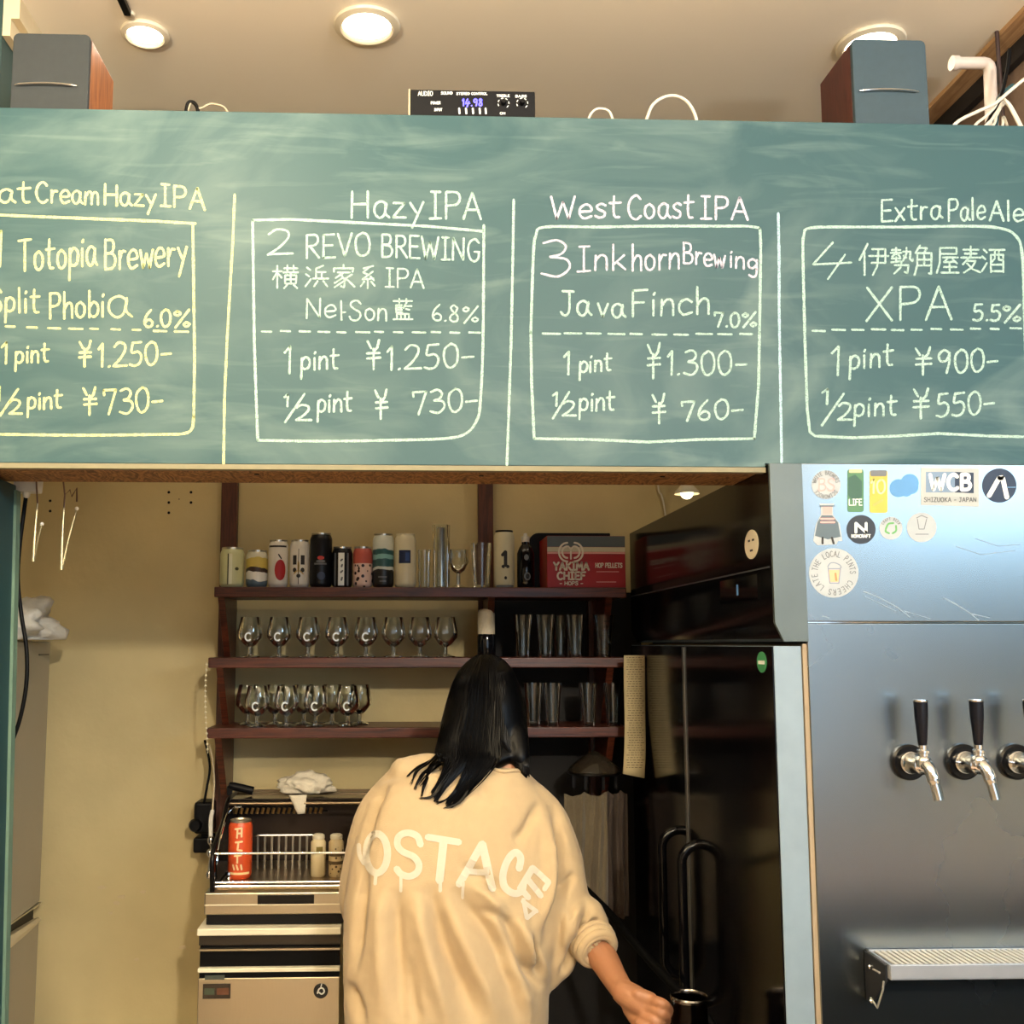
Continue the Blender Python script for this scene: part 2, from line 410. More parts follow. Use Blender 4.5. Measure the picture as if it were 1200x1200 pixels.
# bulkhead above the household fridge, teal with a cream moulding
TEALW = mat('teal_wall_paint', '#24403f', .6, 0, .1, 5)
XS = PZp(38, 20, ZC).x
structure(MB().box(-1.82, XS-.035, 2.12, YB, 2.3, ZC).build('wall_bulkhead', TEALW))
structure(MB().box(XS-.035, XS, 2.12, YB, 2.90, ZC).box(XS-.035, XS-.018, 2.12, YB, 2.86, 2.90).build('trim_3', mat('cream_moulding', '#d9c8a4', .6)))
# teal partition left of the hatch; its inner side shows
XL = P(40, 700, 2.1).x
DTEAL = mat('dark_teal_board', '#1d3f43', .55, 0, .15, 6)
ZPT = P(450, 551, 1.9).z-.001
xa_, xb_ = P(20, 560, 2.1), P(5, 1200, 2.1); sl_ = (xa_.x-xb_.x)/(xa_.z-xb_.z)
xe = lambda z: xa_.x+(z-xa_.z)*sl_
structure(MB().prism([(-3.6, 1.92, 0), (xe(0), 1.92, 0), (xe(ZPT), 1.92, ZPT), (-3.6, 1.92, ZPT)], (0, .18, 0)).build('wall_partition_left', DTEAL, bevel=.004))
structure(MB().prism([(xe(0)-.005, 2.085, 0), (xe(0)+.006, 2.085, 0), (xe(1.86)+.006, 2.085, 1.86), (xe(1.86)-.005, 2.085, 1.86)], (0, .021, 0)).build('trim_4', mat('pale_teal_edge', '#5f7a6a', .6)))
# screw holes in the back wall
for px, py in ((59, 587), (59, 599), (198, 577), (198, 589), (198, 601), (224, 577), (224, 589), (210, 585)):
    p = P(px, py, YB); r = .0045 if px != 210 else .002
    MB().lathe(p+Vector((0, .002, 0)), [(0, .004), (r, .004), (r*.8, 0), (0, 0)][::-1], 10, axis='y').build('screw', BLACKP, wb)
# peeling plaster flakes low on the wall
for px, py, a in ((136, 1058, .012), (143, 1051, .010), (160, 1124, .008), (120, 1040, .010), (168, 1045, .009), (130, 1070, .007), (215, 1110, .010), (225, 1090, .008)):
    p = P(px, py, YB); mb = MB(); n = 7
    mb.prism([p+Vector((a*math.cos(2*PI*i/n)*random.uniform(.7, 1.6), -.002, a*.6*math.sin(2*PI*i/n)*random.uniform(.6, 1.2))) for i in range(n)], (0, .003, 0))
    mb.build('plaster_flake', mat('plaster_flake', '#c8b48a', .7), wb)

# ------------------------------------------------------------------ menu board over the hatch
YF = 1.9
ZB = P(450, 551, YF).z; ZT = P(600, 136.5, YF).z; XB0, XB1 = XL-.35, XR+.0
def board_material():
    m = mat('chalkboard_green', '#2b4d53', .5, noise=0); nt = m.node_tree; N = nt.nodes; L = nt.links; b = N['Principled BSDF']
    b.inputs['Specular IOR Level'].default_value = .35
    tc = N.new('ShaderNodeTexCoord'); V = tc.outputs['Object']
    def noise(scale, st, dist=0., det=5):
        mp = N.new('ShaderNodeMapping'); mp.inputs['Scale'].default_value = st; mp.inputs['Rotation'].default_value = (0, .15, 0); L.new(V, mp.inputs[0])
        n = N.new('ShaderNodeTexNoise'); n.inputs['Scale'].default_value = scale; n.inputs['Detail'].default_value = det; n.inputs['Distortion'].default_value = dist
        L.new(mp.outputs[0], n.inputs['Vector']); return n.outputs['Fac']
    def rng(x, a, b_, c, d):
        r = N.new('ShaderNodeMapRange'); r.inputs[1].default_value = a; r.inputs[2].default_value = b_; r.inputs[3].default_value = c; r.inputs[4].default_value = d; L.new(x, r.inputs[0]); return r.outputs[0]
    def op(o, x, y):
        q = N.new('ShaderNodeMath'); q.operation = o
        for i, t in enumerate((x, y)):
            if isinstance(t, (int, float)): q.inputs[i].default_value = t
            else: L.new(t, q.inputs[i])
        return q.outputs[0]
    cloud = rng(noise(2.6, (1, 1, 1.5), 1.8), .45, .8, 0, .16)
    streak = rng(noise(4.0, (1, 1, 7), 1.2), .52, .8, 0, .10)
    fac = op('ADD', cloud, streak)
    wob = noise(7, (1, 1, 3), 1.5)
    # wiped patches with a shape of their own: centre px, radius px, strength
    for px, py, rx, ry, s in ((700, 175, 120, 26, .45), (860, 205, 90, 30, .35), (760, 320, 90, 28, .40), (520, 340, 60, 46, .35), (430, 300, 70, 30, .22),
                              (640, 225, 60, 40, .30), (330, 170, 90, 22, .25), (250, 215, 60, 50, .30), (1080, 190, 80, 20, .22), (760, 385, 120, 14, .30), (470, 380, 110, 12, .3), (120, 375, 110, 12, .25)):
        c = P(px, py, YF); k = YF/1200
        sb = N.new('ShaderNodeVectorMath'); sb.operation = 'SUBTRACT'; L.new(V, sb.inputs[0]); sb.inputs[1].default_value = c
        ml = N.new('ShaderNodeVectorMath'); ml.operation = 'MULTIPLY'; L.new(sb.outputs[0], ml.inputs[0]); ml.inputs[1].default_value = (1/(rx*k), 0, 1/(ry*k))
        ln = N.new('ShaderNodeVectorMath'); ln.operation = 'LENGTH'; L.new(ml.outputs[0], ln.inputs[0])
        e = rng(ln.outputs['Value'], 1.0, .45, 0, 1); e = op('MULTIPLY', e, rng(wob, .42, .68, 0, s*.55)); fac = op('ADD', fac, e)
    mx = N.new('ShaderNodeMix'); mx.data_type = 'RGBA'; mx.clamp_factor = True; L.new(fac, mx.inputs[0])
    mx.inputs[6].default_value = lin('#2b4d53'); mx.inputs[7].default_value = lin('#b4c8bd'); L.new(mx.outputs[2], b.inputs['Base Color'])
    return m
BOARDM = board_material()
YS = 1.89
ZFT0 = P(1000, 543.5, YS).z; XEND = P(904, 650, YS).x-.002
board = thing('menu_board', 'long green chalkboard menu box over the serving hatch with four beer listings', 'menu board', ((XB0+XB1)/2, YF, ZB))
MB().prism([(XB0, YF, ZB+.010), (XEND, YF, ZB+.010), (XEND, YF, ZFT0+.001), (XB1, YF, ZFT0+.001), (XB1, YF, ZT), (XB0, YF, ZT)], (0, .018, 0)).build('chalkboard_panel', BOARDM, board, bevel=.0015)
MB().box(XB0, XEND, YF-.001, YF+.019, ZB, ZB+.0095).build('bottom_edge', mat('mdf_edge', '#7d775f', .7), board, label='beige raw edge strip under the green panel')
PLY = wood_mat('rough_plywood', '#54371f', '#a8794a', (5, 1.6, 5), .75, 9, 4)
MB().box(XB0, XEND, YF+.028, YF+.185, ZB+.006, ZB+.022).build('underside', PLY, board, label='plywood underside with wild brown grain')
MB().box(XB0, XEND, YF+.185, YF+.2, ZB+.006, ZT-.02).build('back_panel', PLY, board)
MB().box(XB0, XB1, YF+.0185, YF+.2, ZT-.019, ZT).build('top_panel', PLY, board)
for x in (-.3, .14, .5): 
    MB().lathe((x, YF+.09, ZB+.0045), [(0, 0), (.005, 0), (.005, .003), (0, .003)], 10).build('screw', BLACKP, board)
def chalk_material(name, col):
    m = mat(name, col, .9, noise=0); nt = m.node_tree; N = nt.nodes; L = nt.links; b = N['Principled BSDF']
    tc = N.new('ShaderNodeTexCoord'); n = N.new('ShaderNodeTexNoise'); n.inputs['Scale'].default_value = 420; n.inputs['Detail'].default_value = 3; L.new(tc.outputs['Object'], n.inputs['Vector'])
    r = N.new('ShaderNodeMapRange'); r.inputs[1].default_value = .36; r.inputs[2].default_value = .52; r.inputs[3].default_value = .5; r.inputs[4].default_value = 1; L.new(n.outputs['Fac'], r.inputs[0]); L.new(r.outputs[0], b.inputs['Alpha'])
    return m
CHW = chalk_material('white_chalk', '#a6c4ba'); CHY = chalk_material('yellow_warm_lit_chalk', '#c6cf98'); CHP = chalk_material('pink_chalk', '#c3c0d0'); CHB = chalk_material('pale_blue_chalk', '#a9c8d2')  # the yellow also holds the warm light tint of the first listing
fb = lambda p: P(p.x, p.y, YF-.0006)
def chalk(strokes, wd, m, label, name='chalk_word'):
    if label is None: groups = [(None, [s]) for s in strokes]
    else: groups = strokes
    for lb, gs in groups:
        mb = MB()
        for k_, s in enumerate(gs): ribbon(mb, s, wd*.84, lambda p: P(p.x, p.y, YF-.0005-.00012*(k_ % 12)), jit=.16)
        mb.build(name, m, board, label=lb and 'chalk writing '+lb)
V2 = lambda a: [Vector((float(t.split(',')[0]), float(t.split(',')[1]), 0)) for t in a.split()]
def W(*rows):
    out = []
    for r in rows: out.append((r[0], place(*r, jit=.5)))
    return out
def K(ch, x0, x1, y0, y1):
    """one kanji in a box, y down"""
    return [(ch, [[Vector((x0+a*(x1-x0)/100, y1-b*(y1-y0)/100, 0)) for a, b in pts] for sm, pts in G[ch][1]])]
def dashes(x0, x1, y0, y1, n, wd=15):
    o = []
    for i in range(n):
        t = (i+.3)/n; x = x0+(x1-x0)*t; y = y0+(y1-y0)*t+random.uniform(-.7, .7); w_ = wd*random.uniform(.7, 1.25); o.append([Vector((x, y, 0)), Vector((x+w_, y+.4, 0))])
    return o
# first listing
chalk(W(('O', -32, -8, 234, 234, 26), ('at', -2, 35, 238, 237, 25), ('Cream', 42, 116, 237, 240, 24), ('Hazy', 122, 182, 240, 243, 24), ('IPA', 188, 240, 241, 246, 25)), 3.4, CHY, 'chalk heading Oat Cream Hazy IPA in pale yellow')
chalk([V2('-110,250 0,252 100,256 180,259 229,262'), V2('226,264 227,340 228,420 227,490'), catmull(V2('227,488 225,502 216,508 190,509 100,510 0,509 -110,508'), 4)], 3.8, CHY, None, 'chalk_line')
chalk(W(('1', -14, 5, 312, 312, 42), ('Totopia', 22, 113, 318, 311, 36), ('Brewery', 122, 218, 316, 311, 35)), 3.6, CHY, 'chalk words 1 Totopia Brewery')
chalk(W(('Split', -12, 46, 366, 366, 28), ('Phobi', 57, 122, 374, 371, 30), ('a', 126, 152, 371, 372, 40), ('6.0', 169, 200, 383, 383, 20), ('%', 204, 222, 383, 383, 20)), 3.4, CHY, 'chalk words Split Phobia 6.0%')
chalk(dashes(-100, 222, 379, 389, 13, 13), 3, CHY, None, 'chalk_dash')
chalk(W(('1', 2, 9, 426, 426, 25), ('pint', 18, 57, 426, 424, 22), ('¥', 91, 107, 428, 428, 24), ('1.250-', 116, 201, 430, 426, 27)), 3.4, CHY, 'chalk price line 1 pint 1.250')
chalk(W(('1', -6, 1, 470, 470, 17), ('/', 0, 22, 486, 486, 30), ('2', 11, 25, 485, 485, 17), ('pint', 32, 72, 480, 478, 22), ('¥', 96, 113, 484, 484, 26), ('730-', 121, 191, 486, 482, 29)), 3.4, CHY, 'chalk price line half pint 730')
chalk([V2('275,228 273,280 270,330 266,400 263,470 262,545')], 3.6, CHY, None, 'chalk_divider')
# second listing
chalk(W(('Hazy', 411, 495, 255, 256, 31), ('IPA', 504, 564, 256, 257, 31)), 3.4, CHW, 'chalk heading Hazy IPA above box two')
chalk([V2('296,258 340,257 420,261 500,265 566,271'), catmull(V2('567,264 566,400 563,470 559,492 546,508 520,514 450,516 380,517 302,516'), 4), V2('296,258 297,330 298,400 300,460 302,516')], 3.8, CHW, None, 'chalk_line')
chalk(W(('2', 314, 342, 299, 298, 30), ('REVO', 358, 434, 303, 299, 27), ('BREWING', 447, 562, 301, 306, 26)), 3.1, CHW, 'chalk words 2 REVO BREWING')
chalk(K('横', 317, 350, 309, 339)+K('浜', 356, 386, 309, 338)+K('家', 387, 418, 309, 339)+K('系', 419, 442, 310, 339)+W(('IPA', 452, 497, 336, 338, 22)), 2.5, CHW, 'chalk kanji line ending in IPA')
chalk(W(('Ne', 358, 393, 373, 372, 23), ('l', 398, 402, 375, 375, 22), ('-', 400, 405, 372, 372, 14), ('Son', 410, 454, 375, 376, 23), ('6.8', 506, 538, 375, 377, 19), ('%', 542, 560, 378, 378, 19))+K('藍', 459, 485, 349, 376), 2.6, CHW, 'chalk words Nelson with one kanji and 6.8%')
chalk(dashes(300, 565, 388, 390, 12, 14), 2.8, CHW, None, 'chalk_dash')
chalk(W(('1', 334, 342, 438, 438, 32), ('pint', 353, 396, 434, 432, 24), ('¥', 428, 446, 431, 431, 28), ('1.250-', 454, 556, 434, 430, 28)), 3.2, CHW, 'chalk price line 1 pint 1.250 in box two')
chalk(W(('1', 333, 338, 476, 476, 14), ('/', 334, 358, 494, 494, 32), ('2', 347, 364, 493, 493, 18), ('pint', 372, 412, 484, 482, 24), ('¥', 438, 454, 489, 489, 28), ('730-', 483, 560, 486, 481, 27)), 3.2, CHW, 'chalk price line half pint 730 in box two')
chalk([V2('602,234 601,300 599,400 597,460 594,545')], 3.6, CHW, None, 'chalk_divider')
# third listing
chalk(W(('West', 646, 727, 256, 255, 26), ('Coast', 735, 812, 257, 255, 28), ('IPA', 821, 876, 256, 258, 26)), 3.3, CHP, 'pale pink chalk heading West Coast IPA')
chalk([catmull(V2('622,390 625,300 628,276 638,266 700,266 760,265 840,265 884,266 891,276 891,330 890,390'), 4), V2('890,390 889,450 884,514'), V2('884,514 820,515 760,518 690,515 626,514'), V2('622,390 623,450 626,514')], 3.9, CHW, None, 'chalk_line')
chalk(W(('3', 634, 667, 324, 324, 42), ('Ink', 677, 734, 318, 316, 29), ('horn', 740, 796, 317, 315, 30), ('Brew', 800, 850, 308, 314, 24), ('ing', 855, 887, 313, 318, 22)), 3.1, CHP, 'chalk words 3 Inkhorn Brewing')
chalk(W(('Ja', 657, 691, 369, 370, 28), ('va', 701, 731, 371, 372, 26), ('Finch', 740, 832, 371, 368, 31), ('7.0', 837, 866, 383, 383, 17), ('%', 870, 886, 383, 383, 17)), 3.3, CHW, 'chalk words Java Finch 7.0%')
chalk(dashes(628, 885, 391, 392, 10, 17), 3, CHW, None, 'chalk_dash')
chalk(W(('1', 661, 668, 439, 439, 27), ('pint', 679, 716, 437, 434, 21), ('¥', 757, 774, 441, 441, 33), ('1.300-', 783, 875, 439, 439, 28)), 3.2, CHW, 'chalk price line 1 pint 1.300')
chalk(W(('1', 648, 654, 476, 476, 16), ('/', 648, 668, 489, 489, 30), ('2', 659, 674, 487, 487, 17), ('pint', 679, 720, 482, 480, 23), ('¥', 763, 780, 494, 494, 28), ('760-', 798, 871, 494, 490, 23)), 3.2, CHW, 'chalk price line half pint 760')
chalk([V2('912,250 913,300 913,360 914,420 915,480 916,542')], 3.8, CHB, None, 'chalk_divider')
# fourth listing
chalk(W(('Extra', 1032, 1103, 260, 256, 25), ('Pale', 1111, 1154, 259, 257, 25), ('Ale', 1160, 1199, 258, 259, 23)), 3.1, CHW, 'chalk heading Extra Pale Ale')
chalk([catmull(V2('943,390 941,300 942,276 950,267 1000,266 1060,266 1130,265 1170,267 1190,276 1198,300 1201,390'), 4), V2('1201,390 1203,450 1205,512'), V2('1205,512 1160,511 1100,508 1050,511 1000,513 955,511 949,506 946,480 943,390')], 3.9, CHW, None, 'chalk_line')
chalk(W(('4', 953, 998, 322, 322, 38))+K('伊', 1005, 1042, 284, 324)+K('勢', 1042, 1071, 289, 322)+K('角', 1069, 1096, 286, 324)+K('屋', 1096, 1125, 287, 322)+K('麦', 1124, 1151, 288, 321)+K('酒', 1149, 1178, 289, 321), 2.8, CHW, 'chalk number 4 and six kanji')
chalk(W(('XPA', 1015, 1115, 376, 374, 39), ('5.5', 1140, 1172, 376, 376, 19), ('%', 1175, 1195, 377, 377, 20)), 3.4, CHW, 'chalk words XPA 5.5%')
chalk(dashes(945, 1200, 387, 385, 11, 14), 3, CHW, None, 'chalk_dash')
chalk(W(('1', 975, 985, 440, 440, 34), ('pint', 995, 1046, 434, 428, 26), ('¥', 1071, 1092, 437, 437, 26), ('900-', 1099, 1170, 438, 434, 27)), 3.3, CHW, 'chalk price line 1 pint 900')
chalk(W(('1', 963, 971, 474, 474, 18), ('/', 963, 990, 497, 497, 36), ('2', 982, 998, 492, 492, 20), ('pint', 1001, 1050, 489, 486, 24), ('¥', 1068, 1089, 488, 488, 28), ('550-', 1097, 1166, 489, 484, 27)), 3.3, CHW, 'chalk price line half pint 550')

# ------------------------------------------------------------------ ceiling lights
LENS = mat('lamp_lens', '#fff6e6', .4, noise=0, emit=16, ecol='#fff0d8')
def downlight(px, py, r, power, label, col=WARM, xy=None, aim=None):
    p = PZp(px, py, ZC) if xy is None else Vector((xy[0], xy[1], ZC))
    t = thing('ceiling_light', label, 'ceiling light', (p.x, p.y, ZC), 'recessed ceiling downlights')
    o = Vector((p.x, p.y, 0))
    MB().lathe(o, [(r*.74, ZC-.001), (r*.98, ZC-.001), (r, ZC-.004), (r*.97, ZC-.009), (r*.80, ZC-.013), (r*.74, ZC-.011)], 40, close=False).build('trim_ring', BRASS, t, smooth=True)
    MB().lathe(o, [(0, ZC-.006), (r*.5, ZC-.007), (r*.74, ZC-.002)], 40, close=False).build('lens', LENS, t, smooth=True)
    l = bpy.data.lights.new('lamp', 'AREA'); l.shape = 'DISK'; l.size = r*1.3; l.energy = power; l.color = col
    lo = bpy.data.objects.new('lamp', l); COL.objects.link(lo); lo.location = (p.x, p.y, ZC-.02)
    if aim: l.spread = math.radians(100); lo.rotation_euler = (aim-lo.location).to_track_quat('-Z', 'Y').to_euler()
    return t
downlight(170, 38, .055, .8, 'small recessed round ceiling light nearest the left speaker')
downlight(430, 28, .076, 1.0, 'round recessed ceiling light at the top centre above the mixer')
downlight(1020, 50, .078, .9, 'recessed ceiling light half hidden behind the right speaker')
downlight(0, 0, .07, 6.0, 'recessed ceiling light in front of the menu board', xy=(-.50, .85), col=(1, .84, .56), aim=P(205, 420, 1.9))
downlight(0, 0, .07, 8, 'recessed ceiling light over the customer side', xy=(-1.2, -.8))
downlight(0, 0, .07, 6, 'recessed ceiling light over the room centre', xy=(.7, -1.2), col=(1, .86, .68))
def pendant(x, y, z, power, col, label):
    t = thing('pendant_lamp', label, 'pendant lamp', (x, y, z), 'pendant lamps over the customer side')
    MB().tube([(x, y, z+.07), (x, y, ZC)], .003, 8).build('cord', BLACKP, t)
    MB().lathe((x, y, z), [(.018, .075), (.018, .055), (.03, .05)], 20, close=False).build('cap', BRASS, t, smooth=True)
    MB().ball((x, y, z), .055, 20).build('bulb', LENS, t, smooth=True)
    l = bpy.data.lights.new('lamp', 'POINT'); l.shadow_soft_size = .07; l.energy = power; l.color = col
    lo = bpy.data.objects.new('lamp', l); COL.objects.link(lo); lo.location = (x, y, z-.10)
pendant(-.95, .15, 2.6, 30, (1, .84, .58), 'added unseen globe pendant lamp left behind the photographer')  # pendant added to brighten the left part of the ceiling
pendant(.8, -1.5, 2.80, 260, (1, .90, .74), 'globe pendant lamp right behind the photographer')
def added_uplight(x, y, z, power, col, label):  # unseen uplights added only to brighten the ceiling
    t = thing('added_uplight', label, 'bowl lamp', (x, y, z), 'added uplight bowls over the customer side')
    MB().tube([(x, y, z+.04), (x, y, ZC)], .004, 8).build('stem', BRASS, t)
    MB().lathe((x, y, z), [(.001, -.07), (.08, -.06), (.14, -.03), (.17, .02), (.172, .022), (.143, -.027), (.08, -.055), (.001, -.064)], 32, close=False).build('bowl', BRASS, t, smooth=True)
    MB().ball((x, y, z), .035, 16).build('bulb', LENS, t, smooth=True)
    l = bpy.data.lights.new('lamp', 'AREA'); l.shape = 'DISK'; l.size = .2; l.energy = power; l.color = col
    lo = bpy.data.objects.new('lamp', l); COL.objects.link(lo); lo.location = (x, y, z+.038); lo.rotation_euler = (PI, 0, 0)
added_uplight(-.75, .1, 2.15, 82, (1, .84, .60), 'added unseen uplight bowl hanging left behind the photographer')
added_uplight(1.25, .1, 2.15, 36, (1, .93, .84), 'added unseen uplight bowl hanging right behind the photographer')
# black hanger plate on the ceiling
p = PZp(147, 6, ZC); t = thing('ceiling_hook', 'small black bracket on the ceiling above the small downlight', 'hook', p)
MB().box(p.x-.008, p.x+.008, p.y-.05, p.y+.02, ZC-.014, ZC).build('bracket', BLACKP, t, bevel=.003)
MB().lathe((p.x, p.y+.03, ZC), [(0, -.008), (.012, -.007), (.014, 0)], 16, close=False).build('base', BRASS, t, smooth=True)

# ------------------------------------------------------------------ glass-free tall fridge with taps on its end
YE = 3.12; YM = 2.51
XF0 = P(907, 800, YS).x; XF1 = P(947, 800, YS).x
ZFT = P(1000, 543.5, YS).z; ZHB = P(930, 752, YS).z
fr = thing('tall_fridge', 'tall black-fronted two-door fridge whose steel end panel carries stickers and taps', 'fridge', (XF1, YS, 0))
SIDEM = mat('steel_side_panel', '#868b8b', .27, 1, .02, 2.2, rnoise=.02)
MB().box(XF1+.004, XR, YS+.004, YE, .10, ZFT-.002).build('body', mat('fridge_body_grey', '#3a3b3d', .4, 1), fr)
ZSEAM = P(1000, 729.5, YS).z
MB().box(XF1, XR, YS-.004, YS+.004, ZSEAM+.0012, ZFT).build('steel_panel', SIDEM, fr, bevel=.002, label='upper steel sheet with stickers')
MB().box(XF1, XR, YS-.004, YS+.004, .10, ZSEAM-.0012).build('steel_panel', SIDEM, fr, bevel=.002, label='lower steel sheet behind the taps')
for x, y in ((XF1+.06, YS+.06), (XR-.06, YS+.06), (XF1+.06, YE-.06), (XR-.06, YE-.06)):
    MB().lathe((x, y, 0), [(.022, 0), (.022, .02), (.014, .03), (.014, .10)], 16).build('foot', CHROME, fr, smooth=True)
MB().box(XF1, XR, YS-.0048, YS-.003, ZSEAM-.0010, ZSEAM+.0010).build('seam_strip', CHROME, fr)
# scratches and smears on the upper sheet
SCR = mat('scratch', '#8a969b', .55, .8)
def on_side(px, py, d=.0005): return P(px, py, YS-.004-d)
mb = MB()
for pts, wd in (('1012,693 1030,700 1052,712 1066,723', 1.3), ('1014,699 1050,716', .8), ('1105,700 1120,708 1136,718 1147,727', 1.5), ('1137,719 1160,724', 1.0), ('1060,716 1090,725', .7), ('964,722 972,724', 1.2), ('1143,631 1170,640 1195,638', .7), ('1120,640 1150,650 1190,645', .7)):
    ribbon(mb, V2(pts), wd, lambda p: on_side(p.x, p.y))
mb.build('scratch_marks', SCR, fr, kind='stuff')
# door-side frame, gasket line
MB().box(XF1-.008, XF1+.003, YS, YE, .12, ZHB-.004).build('gasket', mat('gasket_beige', '#94836a', .6), fr, label='beige rubber gasket between door and cabinet')
DEDGE = mat('door_edge_white', '#82939f', .4, .1)
for i, (y0, y1) in enumerate(((YS+.004, YM-.003), (YM+.003, YE))):
    mb = MB(); mb.box(XF0+.003, XF1-.009, y0, y1, .12, ZHB-.008, DEDGE); mb.box(XF0, XF0+.003, y0+.001, y1-.001, .121, ZHB-.009, BLACKG)
    d = mb.build('door', None, fr, bevel=.001, label=('near' if i == 0 else 'far')+' black glossy door with a pale edge')
    yc = YM-.10 if i == 0 else YM+.085
    z1, z0 = P(820, 1001, YM-.1).z+.01, P(820, 1168, YM-.1).z
    n = 10; pts = [(XF0+.001, yc, z0-.012)]
    for k in range(n+1):
        a = PI/2*k/n; pts.append((XF0-.045*math.sin(a), yc, z0+.03-.042*math.cos(a)))
    for k in range(n+1):
        a = PI/2*k/n; pts.append((XF0-.045*math.cos(a), yc, z1-.03+.042*math.sin(a)))
    pts.append((XF0+.001, yc, z1+.012))
    MB().tube(pts, .0115, 14).build('handle', BLACKG, d, smooth=True)
MB().box(XF0-.003, XF0-.0005, YM-.006, YM+.010, .6, ZHB-.012).build('door_strip', mat('strip_alu', '#9a9a98', .35, .9), fr, label='thin silver strip between the doors')
# projecting head with chamfered foot; grey at its end
XH = P(904, 650, YS).x
hz0 = ZHB; ch = .035
prof = [(XH, ZFT-.001), (XH, hz0+ch), (XH+.016, hz0), (XF1+.002, hz0), (XF1+.002, ZFT-.001)]
MB().prism([(x, YS+.003, z) for x, z in prof], (0, YE-YS-.003, 0)).build('head', BLACKG, fr, bevel=.0015)
MB().prism([(x, YS-.006, z) for x, z in prof], (0, .0085, 0)).build('head_end_cap', mat('cap_grey', '#545e5e', .4, .3), fr, bevel=.001, label='grey end cap of the projecting head')
q0, q1 = PXp(846, 706, XH), PXp(889, 679, XH)
hp = MB().box(XH-.003, XH, q1.y, q0.y, PXp(868, 706, XH).z, PXp(868, 679, XH).z+.004).build('display', mat('display_black', '#050507', .08), fr, label='small dark temperature display')
p = PXp(866, 692, XH); MB().box(XH-.004, XH-.003, p.y-.004, p.y+.004, p.z-.010, p.z+.012).build('readout', mat('readout', '#41607a', .4, emit=.6), hp)
zz = PXp(800, 686, XH).z; MB().box(XH-.001, XH+.001, YS+.01, YE-.01, zz-.0015, zz+.0015).build('seam_line', mat('seam_grey', '#3c4045', .3), fr)
def disc_on(px, py, ry, rz, X, m, name, label, par=fr):
    c = PXp(px, py, X); n = 32
    return MB().prism([(X, c.y+ry*math.cos(2*PI*i/n), c.z+rz*math.sin(2*PI*i/n)) for i in range(n)], (-.0012, 0, 0), m).build(name, None, par, label=label), c
st, c = disc_on(881, 638, .040, .029, XH, mat('sticker_cream', '#e0d6c0', .5), 'sticker', 'small cream round sticker on the black fridge head')
mb = MB(); INK = mat('ink_black', '#22201f', .6)
for dy, dz, w_, h_ in ((.012, .008, .006, .002), (-.012, .008, .006, .002), (0, -.012, .008, .002)): mb.box(XH-.0016, XH-.0011, c.y+dy-w_, c.y+dy+w_, c.z+dz-h_, c.z+dz+h_)
mb.build('sticker_print', INK, st)
st, c = disc_on(893, 776, .026, .020, XF0, mat('sticker_green', '#3f8f5f', .5), 'sticker', 'small green round sticker on the near black door')
MB().box(XF0-.0016, XF0-.0011, c.y-.018, c.y+.018, c.z-.004, c.z+.003).build('sticker_print', mat('ink_white', '#e8ece8', .6), st)
# ---- stickers on the steel end
INKW = mat('ink_white', '#e8ece8', .6)
def stk(name, outline, m, label, print_=()):
    """outline in picture units on the steel sheet; print_: list of (kind, data, width, material)"""
    o = MB().prism([on_side(x, y, .0001) for x, y in outline], (0, -.0006, 0), m).build('sticker', None, fr, label=label)
    if print_:
        mb = MB()
        for it in print_:
            if it[0] == 's':
                for k_, s in enumerate(it[1]): ribbon(mb, s, it[2], lambda p: on_side(p.x, p.y, (it[4] if len(it) > 4 else .0010)+.00006*(k_ % 12)), it[3])
            else: mb.prism([on_side(x, y, .0007) for x, y in it[1]], (0, -.0002, 0), it[3])
        mb.build('sticker_print', None, o)
    return o
def circ(cx, cy, r, n=36, ry=None): return [(cx+r*math.cos(2*PI*i/n), cy+(ry or r)*math.sin(2*PI*i/n)) for i in range(n)]
def rrect(x0, y0, x1, y1, r=3, n=4):
    o = []
    for cx, cy, a0 in ((x1-r, y0+r, -90), (x1-r, y1-r, 0), (x0+r, y1-r, 90), (x0+r, y0+r, 180)):
        for k in range(n+1):
            a = math.radians(a0+90*k/n); o.append((cx+r*math.cos(a), cy+r*math.sin(a)))
    return o
def ring_text(txt, cx, cy, r, h, a0, a1):
    """text on a circle, clockwise from angle a0 to a1 (degrees, 0 = top)"""
    out = []; n = len(txt)
    for i, chh in enumerate(txt):
        if chh == ' ': continue
        a = math.radians(a0+(a1-a0)*i/max(1, n-1)); wd, st = G.get(chh, G[' '])
        for sm, pts in st:
            q = []
            for gx, gy in pts:
                u = (gx-wd/2)*h/100*.8; v = r+gy*h/100-h/2
                q.append(Vector((cx+v*math.sin(a)+u*math.cos(a), cy-v*math.cos(a)+u*math.sin(a), 0)))
            out.append(catmull(q, 3) if sm else q)
    return out
def poly(s): return [tuple(float(a) for a in t.split(',')) for t in s.split()]
SWH = mat('sticker_white', '#a3aaae', .5); SNV = mat('sticker_navy', '#152036', .45); INKG = mat('ink_grey', '#686c70', .6)
INKP = mat('ink_pink', '#d99a96', .6); SGR = mat('sticker_leaf_green', '#46744e', .5); SYE = mat('sticker_yellow', '#b9a740', .5); SBL = mat('sticker_sky_blue', '#5288bb', .5)
stk('s', circ(968, 568, 17), SWH, 'white round sticker with pink letters and a ring of print, top left corner',
    [('s', ring_text('WHITE BREWERS', 968, 568, 14, 4.5, -75, 75), .7, INKG), ('s', ring_text('ECONOMICS', 968, 568, 14, 4.5, 235, 125), .7, INKG), ('s', place('BS', 959, 978, 575, 575, 14), 1.6, INKP)])
